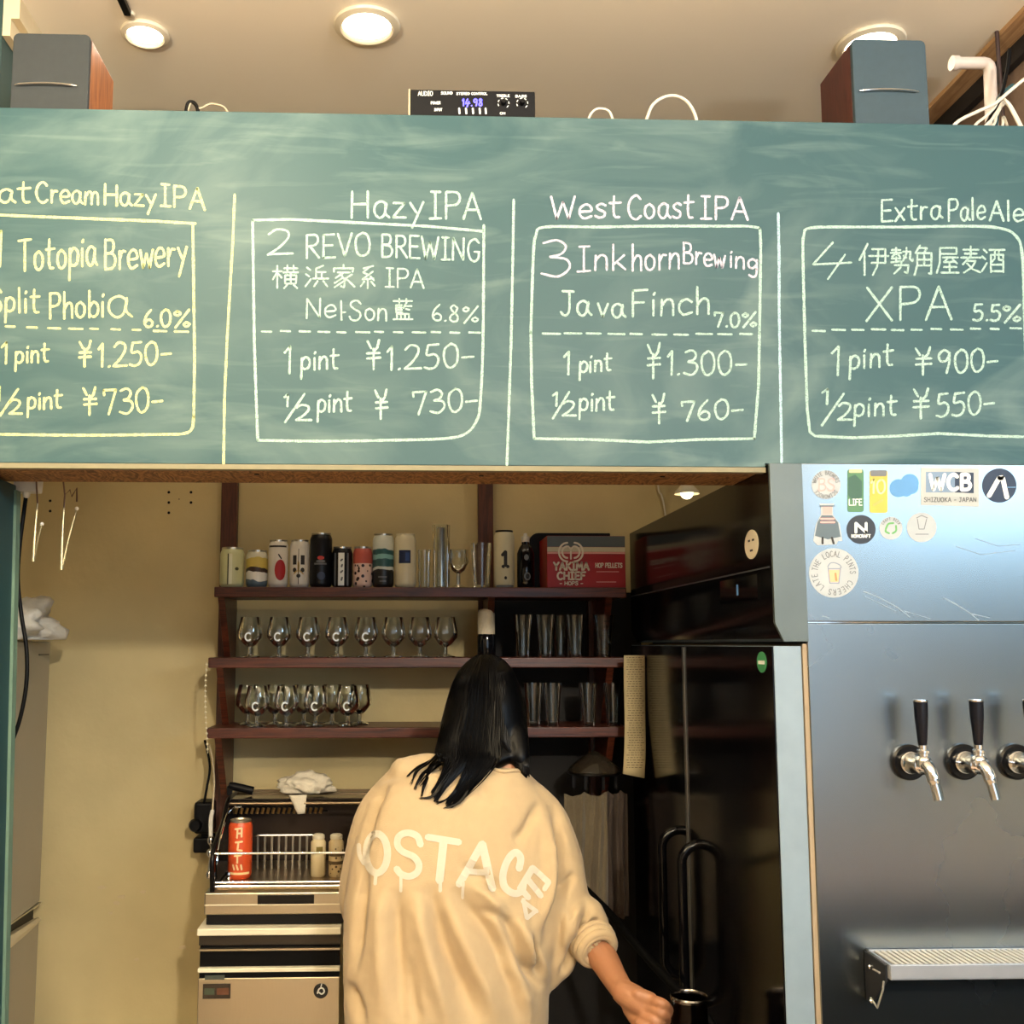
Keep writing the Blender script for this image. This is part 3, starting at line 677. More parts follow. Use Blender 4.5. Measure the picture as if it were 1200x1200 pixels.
stk('s', rrect(993, 550, 1012, 600), SGR, 'green can-shaped sticker', [('f', rrect(995, 550, 1010, 554, 1.5), 0, mat('ink_peach', '#dcb48c', .6)), ('f', poly('994,560 1002,556 1010,564 1010,582 1000,588 994,580'), 0, mat('ink_dark_green', '#33584a', .6)), ('s', place('LIFE', 995, 1010, 592, 592, 7), 1.1, INKW, .0012)])
stk('s', rrect(1019, 551, 1040, 601), SYE, 'yellow can-shaped sticker with number 10', [('f', rrect(1020, 551, 1039, 558, 1.5), 0, INKG), ('s', place('10', 1021, 1037, 578, 578, 16), 2.2, mat('ink_pale_yellow', '#f2eea0', .6)), ('s', [V2('1024,592 1034,586')], 3, mat('ink_orange', '#e2a256', .6)), ('f', circ(1033, 577, 1.4, 8), 0, INK)])
cl = []
import cmath
for i in range(48):
    a = 2*PI*i/48; best = 0
    for (bx, by, br) in ((1053, 572, 10.5), (1066, 566, 10.5), (1062, 575, 7), (1068, 571, 8)):
        dx, dy = math.cos(a), math.sin(a); ox, oy = 1060-bx, 569-by
        B_ = ox*dx+oy*dy; D_ = B_*B_-(ox*ox+oy*oy-br*br)
        if D_ > 0: best = max(best, -B_+math.sqrt(D_))
    cl.append((1060+best*math.cos(a), 569+best*math.sin(a)))
stk('s', cl, SBL, 'pale blue cloud-shaped sticker')
stk('s', poly('1079,548 1147,549 1147,594 1079,592'), mat('sticker_pale', '#a6aaa8', .5), 'rectangular sticker reading WCB',
    [('f', poly('1085,553 1119,553 1119,577 1085,577'), 0, mat('ink_slate', '#6f86a0', .6)), ('f', poly('1119,553 1141,554 1141,578 1119,577'), 0, SNV),
     ('s', place('WCB', 1090, 1137, 574, 574, 18, 16), 4.4, INKW, .0012), ('s', place('SHIZUOKA - JAPAN', 1083, 1144, 588, 588, 5, 20), .9, mat('ink_dark_grey', '#55585a', .6))])
stk('s', circ(1171, 569, 20), SNV, 'dark navy round sticker with a white angled stroke', [('s', [V2('1159,581 1171,560 1175,560 1180,583')], 5.5, INKW), ('s', [V2('1178,571 1190,571')], 1, mat('ink_blue', '#5f86aa', .6))])
stk('s', poly('953,634 956,615 962,603 962,593 960,590 978,590 976,594 976,603 984,614 987,634 982,634 980,638 958,639'), SWH, 'white cut-out sticker of a caped figure in a hat',
    [('f', poly('955,628 958,612 963,604 975,604 982,612 985,629 970,632'), 0, mat('ink_cape', '#50606a', .6)), ('s', [V2('961,593 978,593')], 1.6, mat('ink_cape', '#50606a', .6)), ('f', poly('964,594 975,594 975,603 964,603'), 0, INKP),
     ('s', [V2('962,608 977,608'), V2('962,612 978,612')], 2.2, INKP, .0013), ('s', [V2('964,630 964,637'), V2('975,630 977,637')], 2.5, INK, .0013)])
stk('s', circ(1009, 620.5, 17), mat('sticker_black', '#15181f', .45), 'black round sticker with a white letter N', [('s', [V2('1003,624 1003,613 1015,624 1015,613')], 3.2, INKW), ('s', place('NOMCRAFT', 998, 1020, 630, 630, 3.6, 16), .9, INKW)])
stk('s', circ(1044, 619, 13.5), SWH, 'small white round sticker with a green recycling mark', [('s', [catmull(V2('1038,620 1041,614 1047,613'), 3), catmull(V2('1050,616 1050,622 1046,625'), 3), catmull(V2('1042,625 1038,623 1038,621'), 3)], 2.2, mat('ink_green', '#5c9a58', .6)), ('s', ring_text('CRAFT BEER', 1044, 619, 11, 3, -60, 60), .6, INKG)])
stk('s', circ(1080, 618, 17.5), SWH, 'plain white round sticker with a faint grey cup', [('s', [V2('1075,608 1077,620 1083,620 1086,608'), V2('1074,607 1080,604 1087,607'), V2('1073,626 1088,626')], .9, INKG)])
stk('s', circ(977, 671.5, 29), SWH, 'largest white round sticker with a beer glass and ring lettering',
    [('s', ring_text('THE LOCAL PINTS', 977, 671.5, 22.5, 6.5, -78, 88), .8, INKG), ('s', ring_text('CHEERS LATE', 977, 671.5, 22.5, 6.5, 120, 262), .8, INKG),
     ('f', poly('971,668 984,668 982.5,682 973,682'), 0, mat('ink_amber', '#dfa982', .6)), ('s', [V2('970.5,665 972.5,683.5 983,683.5 985,665'), catmull(V2('970,664 973,660 978,659.5 984,662 986,665'), 3), V2('971,666.5 984,666.5')], 1.1, mat('ink_slate2', '#7c8496', .6)), ('s', [V2('979,672 980,680')], 2.4, mat('ink_brown', '#b87850', .6))])

# ------------------------------------------------------------------ beer taps
def make_tap(px, py, label):
    c = P(px, py, YS-.004); x, y, z = c
    t = thing('beer_tap', label, 'beer tap', (x, y, z), 'chrome beer taps on the steel panel')
    MB().lathe(c, [(.032, 0), (.0325, .006), (.029, .009), (.018, .009)], 32, axis='y').build('flange', mat('flange_black', '#06070a', .25, spec=.3), t, smooth=True)
    MB().lathe(c, [(.019, .009), (.020, .014), (.018, .016), (.015, .024), (.0125, .028), (.0125, .050), (.016, .052), (.016, .058)], 28, axis='y').build('shank', CHROME, t, smooth=True)
    hx = lambda d, dz, dx=0: (x+dx, y-d, z+dz)
    MB().tube(catmull([hx(.045, .0, .0), hx(.062, .002, .001), hx(.074, -.006, .003), hx(.080, -.024, .006), hx(.083, -.042, .009), hx(.085, -.056, .011)], 5), [.0115]*8+[.0105]*8+[.0088]*10, 18).build('spout', CHROME, t, smooth=True)
    b = MB().lathe(hx(.058, .004), [(.013, -.006), (.0145, .004), (.012, .010), (.0085, .013), (.0085, .018), (.0105, .019), (.0105, .023), (.007, .025), (.007, .034)], 22)
    b.build('collar', CHROME, t, smooth=True)
    h = MB().lathe(hx(.058, .004), [(.0070, .032), (.0078, .034), (.0115, .082), (.0122, .1085)], 20).build('handle', mat('tap_handle_black', '#070a14', .3, spec=.3), t, smooth=True)
    MB().lathe(hx(.058, .004), [(.0122, .1085), (.0126, .110), (.0118, .1125), (0, .1135)], 20).build('handle_cap', CHROME, h, smooth=True)
    return t
tap = make_tap(1064, 893, 'leftmost of the chrome beer taps with black handle, nearest the fridge corner')
c0 = P(1064, 893, YS-.004)
for px, lb in ((1127.5, 'second chrome beer tap from the left with black handle'), (1189, 'third chrome beer tap from the left, cut by the photo edge')):
    c1 = P(px, 892.5, YS-.004); dup(tap, c1, lb)

# ------------------------------------------------------------------ drip tray
b0 = P(1015, 1113, YS-.006); xl = b0.x; zt = b0.z; ydf = 1.79
dt = thing('drip_tray', 'long slotted steel drip tray projecting under the beer taps', 'drip tray', (xl, YS-.006, zt-.03))
mb = MB(); mb.box(xl, XR-.01, ydf, ydf+.006, zt-.022, zt+.001).box(xl, xl+.005, ydf+.006, YS-.006, zt-.022, zt+.001).box(xl, XR-.01, YS-.012, YS-.006, zt-.022, zt+.001).box(xl, XR-.01, ydf+.001, YS-.007, zt-.024, zt-.020)
mb.build('tray', mat('tray_steel', '#b4b8bf', .35, .55), dt, bevel=.0012)
x = xl+.012; barm = None; i = 0; TRAYM = mat('tray_bars_steel', '#cfccc4', .42, .45)
while x < XR-.02:
    if barm is None:
        barm = MB().box(x, x+.0065, ydf+.007, YS-.013, zt-.003, zt+.001).build('bar', TRAYM, dt, bevel=.0008, seg=1)
    else:
        o = barm.copy(); COL.objects.link(o); o.location = barm.location+Vector((x-xl-.012, 0, 0))
    x += .0105
mb = MB()
mb.prism([(xl-.004, ydf+.012, zt-.002), (xl-.004, YS-.006, zt-.002), (xl-.004, YS-.006, zt-.085), (xl-.004, YS-.03, zt-.085), (xl-.004, ydf+.012, zt-.028)], (.0035, 0, 0))
br = mb.build('bracket', mat('bracket_dark', '#1f2126', .4), dt)
MB().tube([(xl-.006, YS-.045, zt-.022), (xl-.006, ydf+.03, zt-.020)], .0018, 8).build('edge', mat('bracket_edge_light', '#b9b6ae', .4, .5), br)
MB().tube([(xl-.006, YS-.030, zt-.075), (xl-.006, YS-.055, zt-.083), (xl-.006, ydf+.02, zt-.045), (xl-.006, ydf+.016, zt-.030)], .0018, 8).build('edge', mat('bracket_edge_light', '#b9b6ae', .4, .5), br)
for dz in (.022, .08): MB().ball((xl-.005, YS-.03, zt-dz), .004, 10).build('screw', CHROME, br)
o = MB().prism([(xl+.36, ydf+.012, zt-.024), (xl+.36, YS-.006, zt-.024), (xl+.36, YS-.006, zt-.085), (xl+.36, ydf+.03, zt-.05)], (.003, 0, 0)).build('bracket', mat('bracket_dark', '#1f2126', .4), dt)

# ------------------------------------------------------------------ shelf unit on the back wall
YSF = 3.0
zs = [P(480, 688, YSF).z, P(480, 770.5, YSF).z, P(480, 852.5, YSF).z]
tk = .030
XS0, XS1 = P(246, 690, YSF).x, XF0-.035
su = thing('wall_shelf', 'dark reddish wooden wall shelf unit with three boards on brackets', 'shelf', ((XS0+XS1)/2, YB, zs[2]))
for i, z in enumerate(zs):
    MB().box(XS0+(.012 if i == 0 else 0), XS1, YSF, YB-.045, z-tk, z).build('shelf_board', SHELFM, su, bevel=.003)
MB().box(P(577, 650, 3.24).x, XF1, YB-.012, YB-.001, .05, zs[0]-.002).build('shade_board', mat('shade_dark', '#14110f', .8, 0, .15, 8), su, label='very dark sheet added as shade right of the middle post')  # near-black sheet added to deepen the shade behind the right-hand shelves
POSTS = [(P(268, 650, 3.24).x, .05), (P(569, 650, 3.24).x, .048), (XS1-.05, .05)]
for x, w_ in POSTS: MB().box(x-w_/2, x+w_/2, YB-.045, YB-.0125, .98, 2.32 if x < .5 else zs[0]-.031).build('post', POSTM, su, bevel=.002)
for j, (x, w_) in enumerate(POSTS):
    bx = XS0+.022 if j == 0 else x-.01
    for z in zs: MB().prism([(bx, YSF+.006, z-tk), (bx, YB-.046, z-tk), (bx, YB-.046, z-tk-.178), (bx, YSF+.13, z-tk-.178)], (.02, 0, 0)).build('bracket', SHELFM, su, bevel=.0015)

# ------------------------------------------------------------------ wrapped decals for cans
def wrap_rows(mb, c, r, rows, m, nc=6, ang0=-PI/2):
    """rows: (v, u0, u1) heights and half-arc positions in metres on a cylinder of radius r around c"""
    vs_ = []; 
    for v, u0, u1 in rows:
        for k in range(nc+1):
            u = u0+(u1-u0)*k/nc; a = ang0+u/r; vs_.append((c[0]+(r+.0005)*math.cos(a), c[1]+(r+.0005)*math.sin(a), c[2]+v))
    n = nc+1; fs = [(j*n+k, j*n+k+1, (j+1)*n+k+1, (j+1)*n+k) for j in range(len(rows)-1) for k in range(nc)]
    mb.add(vs_, fs, m)
def wrect(mb, c, r, u0, u1, v0, v1, m): wrap_rows(mb, c, r, [(v0, u0, u1), (v1, u0, u1)], m)
def wellipse(mb, c, r, u, v, ru, rv, m, n=10): wrap_rows(mb, c, r, [(v+rv*math.sin(a), u-ru*math.cos(a), u+ru*math.cos(a)) for a in [(-PI/2+PI*i/n) for i in range(n+1)]], m)
def wstroke(mb, c, r, strokes, wd, m):
    def f3(p):
        a = -PI/2+p.x/r; return (c[0]+(r+.0008)*math.cos(a), c[1]+(r+.0008)*math.sin(a), c[2]-p.y)
    for s in strokes: ribbon(mb, s, wd, f3, m)
YI = 3.065
def can_at(px, top, label, m, half=13.5, y=YI, z=zs[0], lid=ALU, name='beer_can', cat='can', group='cans and bottles on the top shelf', face=0, neck=True):
    x = P(px, 668, y).x; h = P(px, top, y).z-z; r = half*y/1200
    t = thing(name, label, cat, (x, y, z), group)
    c = (x, y, z)
    MB().lathe(c, [(r*.80, 0), (r*.84, .002), (r*.97, .008), (r, .013), (r, h-.020), (r*.97, h-.015), (r*.86, h-.006)], 32).build('body', m, t, smooth=True)
    MB().lathe(c, [(r*.86, h-.0065), (r*.88, h-.001), (r*.85, h), (r*.80, h-.004), (0, h-.0045)], 32, close=False).build('lid', lid, t, smooth=True)
    return t, c, r, h
# 1 pale green-cream can
t, c, r, h = can_at(272, 642, 'pale cream-green can with a dark vertical seam, leftmost on the top shelf', mat('can_cream_green', '#cfcf9c', .35), 14)
mb = MB(); wrect(mb, c, r, -.008, -.004, .008, h-.02, mat('ink_olive', '#4c4c30', .5)); wrect(mb, c, r, -.004, .006, .01, h-.02, mat('ink_pale', '#e6e6c6', .5)); wellipse(mb, c, r, .020, .055, .006, .005, mat('ink_olive', '#4c4c30', .5)); mb.build('label_print', None, t)
# 2 mountain can
t, c, r, h = can_at(301, 645, 'can with yellow sky, white peak and grey-blue base print', ramp_mat('can_mountain', [(0, '#5d6f78'), (.32, '#e9e6dc'), (.52, '#3b2a24'), (.62, '#cbb458'), (.9, '#d8d2b8')], 'z', 0, .115, .35, wave=(22, .03)), 12.5)
# 3 apple can
t, c, r, h = can_at(326, 633, 'white can printed with a red apple', mat('can_ivory', '#dcd7ca', .35), 11.5, lid=ALU)
mb = MB(); wellipse(mb, c, r, .010, .052, .017, .031, mat('ink_apple_red', '#a51c1c', .45)); wstroke(mb, c, r, [[Vector((.004, -.098, 0)), Vector((.012, -.086, 0))]], .004, INK)
wrect(mb, c, r, -.03, .03, h-.0235, h-.018, INK); mb.build('label_print', None, t)
# 4 white can with dark pattern
t, c, r, h = can_at(351, 633, 'white can with a black and gold symmetrical pattern', mat('can_ivory', '#dcd7ca', .35), 11.5)
mb = MB()
for sx in (-1, 1):
    u0, u1 = sorted((sx*.006, sx*.018)); wrect(mb, c, r, u0, u1, .068, .096, INK); wellipse(mb, c, r, sx*.012, .052, .006, .007, INK)
    wstroke(mb, c, r, [[Vector((sx*.004, -.05, 0)), Vector((sx*.014, -.040, 0))]], .003, mat('ink_gold', '#c0a050', .4))
wrect(mb, c, r, -.001, .001, .01, .115, INK); wellipse(mb, c, r, 0, .06, .003, .02, mat('ink_gold', '#c0a050', .4)); wellipse(mb, c, r, 0, .035, .006, .006, INK); mb.build('label_print', None, t)
# 5 tall black can
t, c, r, h = can_at(376, 625, 'tall black can with a small red emblem and silver lid', mat('can_black', '#0b0d12', .35, spec=.35), 13)
mb = MB(); wellipse(mb, c, r, .002, .088, .010, .006, mat('ink_red', '#b53a34', .5)); wrect(mb, c, r, -.018, .020, .068, .073, INKG); wellipse(mb, c, r, .002, .078, .014, .004, INKG); wellipse(mb, c, r, .004, .035, .012, .012, mat('ink_navy_pale', '#33405a', .5)); mb.build('label_print', None, t)
# 6 black can with white label strip
t, c, r, h = can_at(401, 641, 'black can with a tall white label strip', mat('can_black', '#0b0d12', .35, spec=.35), 12)
mb = MB(); wrect(mb, c, r, -.010, .008, .006, h-.02, INKW); wstroke(mb, c, r, [V2('0,-.022 .002,-.03'), V2('-.002,-.045 .003,-.05'), V2('0,-.062 .002,-.068'), V2('-.002,-.08 .002,-.084')], .005, INKG)
wrect(mb, c, r, -.024, -.018, .006, h-.02, INKG); wrect(mb, c, r, .016, .022, .006, h-.02, INKG); mb.build('label_print', None, t)
# 7 pink can with dark spots
t, c, r, h = can_at(425, 641, 'red-pink can with pale lower half and dark spots', ramp_mat('can_pink', [(0, '#dfc0b2'), (.58, '#b8584c')], 'z', 0, .125, .35, spots=(70, .34, '#2a1512', .07)), 11.5)
# 8 teal over black
t, c, r, h = can_at(449, 626, 'can with white and teal wave artwork above a black base', ramp_mat('can_teal', [(0, '#15181b'), (.40, '#c9cfc6'), (.46, '#2c5658'), (.62, '#7fb0ac'), (.70, '#2c5658'), (.80, '#cfd3c6')], 'z', 0, .155, .35, wave=(24, .02)), 12.5)
mb = MB(); wrect(mb, c, r, -.014, .012, .030, .034, INKG); wrect(mb, c, r, -.010, .010, .018, .021, INKG); mb.build('label_print', None, t)
# 9 tall white with blue square
t, c, r, h = can_at(475, 626, 'tall white round-shouldered canister with a dark blue square', mat('can_milk', '#d8cfae', .4), 12.5, name='canister', cat='canister', lid=mat('can_milk', '#d8cfae', .4))
mb = MB(); wrect(mb, c, r, -.020, .016, .073, .112, mat('ink_deep_blue', '#16264a', .45)); wrect(mb, c, r, 0, .012, .080, .105, mat('ink_mid_blue', '#27427c', .45)); mb.build('label_print', None, t)
# 14 can number 1
t, c, r, h = can_at(591, 622, 'cream bottle-can with black numeral 1 and a grey screw cap', mat('can_cream', '#c9c2a2', .45), 12, name='bottle_can', cat='can', lid=BLACKP)
mb = MB(); wstroke(mb, c, r, [V2('-.008,-.098 .001,-.108 .001,-.066'), V2('-.007,-.064 .009,-.064')], .010, INK); wellipse(mb, c, r, .001, .030, .004, .005, INK); wrect(mb, c, r, -.03, .03, .001, .009, INKG); mb.build('label_print', None, t)
# 15 black bottle with white stopper
def glassware(name, label, cat, c, prof, m=GLASS, group=None, n=24):
    t = thing(name, label, cat, c, group); MB().lathe(c, prof, n, close=False).build('body', m, t, smooth=True); return t
def cpos(px, y=YI, z=zs[0]): p = P(px, 668, y); return (p.x, y, z)
c = cpos(616); t = thing('dark_bottle', 'dark shiny bottle with a white stopper beside the red box', 'bottle', c, 'cans and bottles on the top shelf')
MB().lathe(c, [(0, 0), (.024, 0), (.026, .004), (.026, .105), (.018, .125), (.011, .133), (.011, .142)], 28).build('body', mat('bottle_black_glass', '#0b0c10', .1, .0, 0), t, smooth=True)
MB().lathe(c, [(.012, .140), (.013, .156), (.006, .158), (.005, .166), (0, .167)], 20).build('stopper', mat('stopper_white', '#cfcabc', .4), t, smooth=True)
mb = MB(); wellipse(mb, c, .026, 0, .092, .007, .009, INKG); wellipse(mb, c, .026, .002, .035, .010, .012, INKG); wellipse(mb, c, .026, .003, .035, .006, .008, BLACKP); mb.build('label_print', None, t)
# glassware on the top shelf
c = cpos(497); glassware('shot_glass', 'small cut-glass tumbler beside the white canister', 'glass', c, [(0, .006), (.014, .006), (.016, .05), (.018, .115), (.020, .115), (.018, .05), (.017, 0), (0, 0)], group='glassware on the top shelf')
c = cpos(517); t = thing('cylinder_glass', 'tall straight clear cylinder on the top shelf', 'glass', c, 'glassware on the top shelf'); MB().lathe(c, [(0, .004), (.022, .006), (.024, .19), (.0265, .19), (.026, 0), (0, 0)], 28, close=False).build('body', GLASS, t, smooth=True)
MB().lathe((c[0], c[1]+.004, c[2]+.007), [(0, 0), (.012, 0), (.012, .176), (0, .176)], 20).build('inner_tube', mat('frosted_steel', '#cfd0cc', .25, .9), t, smooth=True)
GOB = [(0, .002), (.026, .003), (.004, .010), (.004, .048), (.018, .058), (.030, .080), (.028, .118), (.0295, .118), (.0315, .080), (.019, .055), (.006, .046), (.006, .012), (.028, .003), (.028, 0), (0, 0)]
glassware('goblet', 'stemmed round goblet just left of the middle post', 'glass', cpos(537, YI+.02), GOB, group='glassware on the top shelf')
PINT = [(0, .010), (.026, .010), (.037, .135), (.0385, .135), (.030, .0), (0, 0)]
glassware('pint_glass', 'clear pint glass standing before the middle post', 'glass', cpos(564), [(r_*.82, z_) for r_, z_ in PINT], group='glassware on the top shelf')
# stemmed tasting glasses on the two lower shelves
TUL = [(0, .0018), (.027, .0028), (.0048, .009), (.0045, .030), (.017, .040), (.0335, .060), (.035, .074), (.026, .118), (.0275, .118), (.0365, .074), (.035, .058), (.018, .0375), (.0060, .030), (.0060, .010), (.029, .003), (.029, 0), (0, 0)]
def tasting(px, y, z, label, letter=None, k=1.0):
    p = P(px, 760, y); c = (p.x, y, z); t = thing('tasting_glass', label, 'glass', c, 'stemmed glasses on the lower shelves')
    MB().lathe(c, [(a*k, b) for a, b in TUL], 28, close=False).build('bowl', GLASS, t, smooth=True)
    if letter:
        mb = MB(); r = .0362*k; s = [Vector((.009*math.cos(a), -.060-.011*math.sin(a), 0)) for a in [math.radians(50+i*26) for i in range(11)]]
        wstroke(mb, c, r, [s], .0045, INKW); mb.build('printed_letter', None, t)
    return t
ords = ['first', 'second', 'third', 'fourth', 'fifth', 'sixth', 'seventh', 'eighth']
for i, px in enumerate((293, 327, 361, 395, 429, 461, 492, 522)):
    tasting(px, 3.05, zs[1], ords[i]+' clear tasting glass from the left on the middle shelf', 'c' if i < 5 else None)
for i, px in enumerate((303, 337, 371, 408)):
    tasting(px, 3.045, zs[2], ords[i]+' front-row glass with a printed white C on the bottom shelf', 'c')
for i, px in enumerate((290, 322, 355, 388, 420)):
    tasting(px+2, 3.125, zs[2], ords[i]+' back-row stemmed glass on the bottom shelf')
POUR = [(0, .008), (.018, .009), (.020, .05), (.0275, .125), (.029, .125), (.0215, .05), (.0195, .0), (0, 0)]
for i, px in enumerate((613, 639, 674, 708)):
    p = P(px, 760, 3.05); glassware('tall_glass', ords[i]+' tall clear glass from the post on the middle shelf, right part', 'glass', (p.x, 3.05, zs[1]), POUR, group='tall glasses right of the post')
p = P(657, 760, 3.12); glassware('tall_glass', 'tall clear glass in the back row of the middle shelf, right part', 'glass', (p.x, 3.12, zs[1]), POUR, group='tall glasses right of the post')
for i, px in enumerate((625, 647, 689, 718)):
    p = P(px, 800, 3.05); glassware('tall_glass', ords[i]+' tall clear glass from the person\'s head on the bottom shelf', 'glass', (p.x, 3.05, zs[2]), POUR, group='tall glasses right of the post')
# small bottle above the hair
p = P(570, 760, 3.05); c = (p.x, 3.05, zs[1]); t = thing('small_bottle', 'small dark bottle with cream wrapped top just above the person\'s head', 'bottle', c)
MB().lathe(c, [(0, 0), (.025, 0), (.027, .004), (.027, .062), (.025, .068)], 28).build('body', mat('bottle_black_glass', '#0b0c10', .1), t, smooth=True)
MB().lathe(c, [(.0255, .068), (.0258, .075), (.0255, .128), (.022, .139), (.018, .142), (0, .143)], 28).build('wrap', mat('cream_wrap', '#cfc6ac', .6, bump=.5, bscale=70), t, smooth=True)
# red box
x0, x1 = P(641, 660, 3.03).x, P(733, 660, 3.03).x; zb1 = P(690, 628, 3.03).z
x1 = min(x1, XF0-.012)
rb = thing('hop_box', 'red cardboard box with grey top band reading YAKIMA CHIEF', 'box', ((x0+x1)/2, 3.03, zs[0]))
MB().box(x0, x1, 3.03, 3.2, zs[0], zb1).build('carton', mat('carton_red', '#97161b', .45), rb, bevel=.002)
hb = zb1-zs[0]; mb = MB()
yb = 3.0285
mb.box(x0+.001, x1-.001, yb, 3.0298, zb1-.033, zb1-.001, mat('carton_slate', '#4f585c', .5)).box(x0+.001, x1-.001, yb, 3.0298, zb1-.048, zb1-.034, mat('carton_cream', '#bdb49c', .5))
mb.box(x0+.001, x1-.001, yb, 3.0298, zb1-.054, zb1-.049, INKP)
fbx = lambda p: P(p.x, p.y, 3.0279)
mb2 = MB(); hop = mat('print_cream', '#d9cfc0', .6)
for s_ in (-1, 1):
    for k in (1, .62):
        ribbon(mb2, catmull([Vector((669+s_*(4+10*k*math.sin(a)), 647-11*math.cos(a)*k, 0)) for a in [PI*i/8 for i in range(9)]], 2), 2.2, fbx, hop)
ribbon(mb2, V2('666,640 669,644 672,640'), 1.5, fbx, hop); ribbon(mb2, V2('669,646 669,655'), 2, fbx, hop)
for s in place('YAKIMA', 649, 690, 668, 668, 9, 14): ribbon(mb2, s, 2.2, fbx, hop)
for s in place('CHIEF', 653, 686, 679, 679, 8.5, 14): ribbon(mb2, s, 2.2, fbx, hop)
for s in place('- HOPS -', 656, 683, 685.5, 685.5, 4, 14): ribbon(mb2, s, 1, fbx, hop)
for s in place('HOP PELLETS', 698, 729, 665, 665, 5, 14): ribbon(mb2, s, 1.1, fbx, hop)
ribbon(mb2, V2('699,670 725,670'), .8, fbx, INKP); ribbon(mb2, V2('699,682 722,682'), .8, fbx, INKP)
mb.build('printed_bands', None, rb); mb2.build('lettering', None, rb)
# dark rounded case behind the box
xx = P(625, 660, 3.1).x; t = thing('black_case', 'black rounded case behind the red box on the top shelf', 'case', (xx+.1, 3.1, zs[0]))
mb = MB(); zt_ = P(660, 622, 3.14).z; pr = []
for k in range(7):
    a = PI/2*k/6; pr.append((xx+.03-.03*math.cos(a), zt_-.03+.03*math.sin(a)))
prr = [(xx, zs[0])]+pr+[(XF0-.04, zt_), (XF0-.04, zs[0])]
MB().prism([(x, 3.2005, z) for x, z in prr], (0, .022, 0)).build('shell', BLACKP, t, smooth=False, bevel=.003)
# hung receipt strip
x0, x1 = P(738, 830, 2.92).x, P(760, 830, 2.92).x; x1 = XF0-.0030; x0 = x1-.060
nt_ = thing('paper_note', 'long narrow printed paper strip hanging beside the fridge door', 'paper', ((x0+x1)/2, 2.92, zs[1]-.004))
zt_ = P(748, 768, 2.92).z; zb_ = P(748, 906, 2.92).z; rows = 22; vs_ = []; fs = []
for i in range(rows+1):
    f_ = i/rows; z = zt_+(zb_-zt_)*f_; dx = -.006*f_**3*2; dy = .006*math.sin(f_*5)-.01*f_**2
    for k in range(4): vs_.append((x0+(x1-x0)*k/3+dx, 2.92+dy+.002*math.sin(k+f_*9), z+(-.012*k/3 if i == rows else 0)))
for i in range(rows):
    for k in range(3): fs.append((i*4+k, i*4+k+1, (i+1)*4+k+1, (i+1)*4+k))
paper = MB().add(vs_, fs).build('paper', mat('aged_paper', '#b8a880', .8, 0, .08, 30), nt_, smooth=True); so = paper.modifiers.new('t', 'SOLIDIFY'); so.thickness = .0006
mb = MB()
for i in range(46):
    f_ = .02+.95*i/46; z = zt_+(zb_-zt_)*f_; dx = -.012*f_**3; y = 2.92+.006*math.sin(f_*5)-.01*f_**2-.0028; a = x0+.006+dx+random.random()*.006
    while a < x1-.010+dx:
        l_ = random.uniform(.003, .010); mb.add([(a, y, z), (a+l_, y, z), (a+l_, y, z+.0016), (a, y, z+.0016)], [(0, 1, 2, 3)]); a += l_+.003
mb.build('printed_lines', mat('faded_print', '#5a4f3a', .8), nt_, kind='stuff')

# ------------------------------------------------------------------ things on top of the menu box
def speaker(px0, px1, ptop, label, yf, rot_side, m_side, m_front):
    a, b = P(px0, 90, yf), P(px1, 90, yf); zt_ = P((px0+px1)/2, ptop, yf).z; w_ = b.x-a.x; dp = .165
    t = thing('speaker', label, 'speaker', ((a.x+b.x)/2, yf, ZT), 'pair of bookshelf speakers on the menu box')
    MB().box(a.x+.001, b.x-.001, yf+.014, yf+dp, ZT, zt_-.003).build('cabinet', m_side, t, bevel=.003)
    n = 8; R_ = .012; z0, z1 = ZT+.001, zt_; pr = []
    for cx, cz, a0 in ((b.x-R_, z1-R_, 0), (a.x+R_, z1-R_, 90), (a.x+.004, z0+.004, 180), (b.x-.004, z0+.004, 270)):
        rr = R_ if cz > z0+.05 else .004
        for k in range(n+1): an = math.radians(a0+90*k/n); pr.append((cx+rr*math.cos(an), yf, cz+rr*math.sin(an)))
    MB().prism(pr, (0, .013, 0)).build('front_grille', m_front, t, bevel=.003)
    xm = (a.x+b.x)/2; hz = P(xm*0+(px0+px1)/2, (ptop+101 if px0 < 500 else ptop+61), yf).z
    if px0 < 500: hz = P(60, 101, yf).z
    else: hz = P(1045, 108, yf).z
    mb = MB(); n = 12; vs_ = []
    pts = [(a.x+w_*(.06+.80*i/n), yf-.0035-.002*math.sin(PI*i/n), hz+.003*math.sin(PI*i/n)) for i in range(n+1)]
    mb.tube(pts, [.0008]+[.0022]*(n-1)+[.0008], 8); mb.build('trim_line', CHROME, t, smooth=True)
SPW = wood_mat('speaker_walnut', '#8a4f2c', '#b5713f', (14, 14, 1.5), .45, 2)
SPM = wood_mat('speaker_mahogany', '#3a1512', '#54221a', (14, 14, 1.5), .45, 2)
GRL = mat('grille_charcoal', '#2d3235', .8, 0, .08, 60, bump=.1, bscale=900); GRB = mat('grille_slate', '#34464f', .75, 0, .06, 60, bump=.1, bscale=900)
speaker(13, 104, 39, 'left bookshelf speaker, charcoal front with walnut side', 1.925, 1, SPW, GRL)
speaker(1000, 1087, 46, 'right bookshelf speaker, slate front with dark mahogany side', 1.925, -1, SPM, GRB)
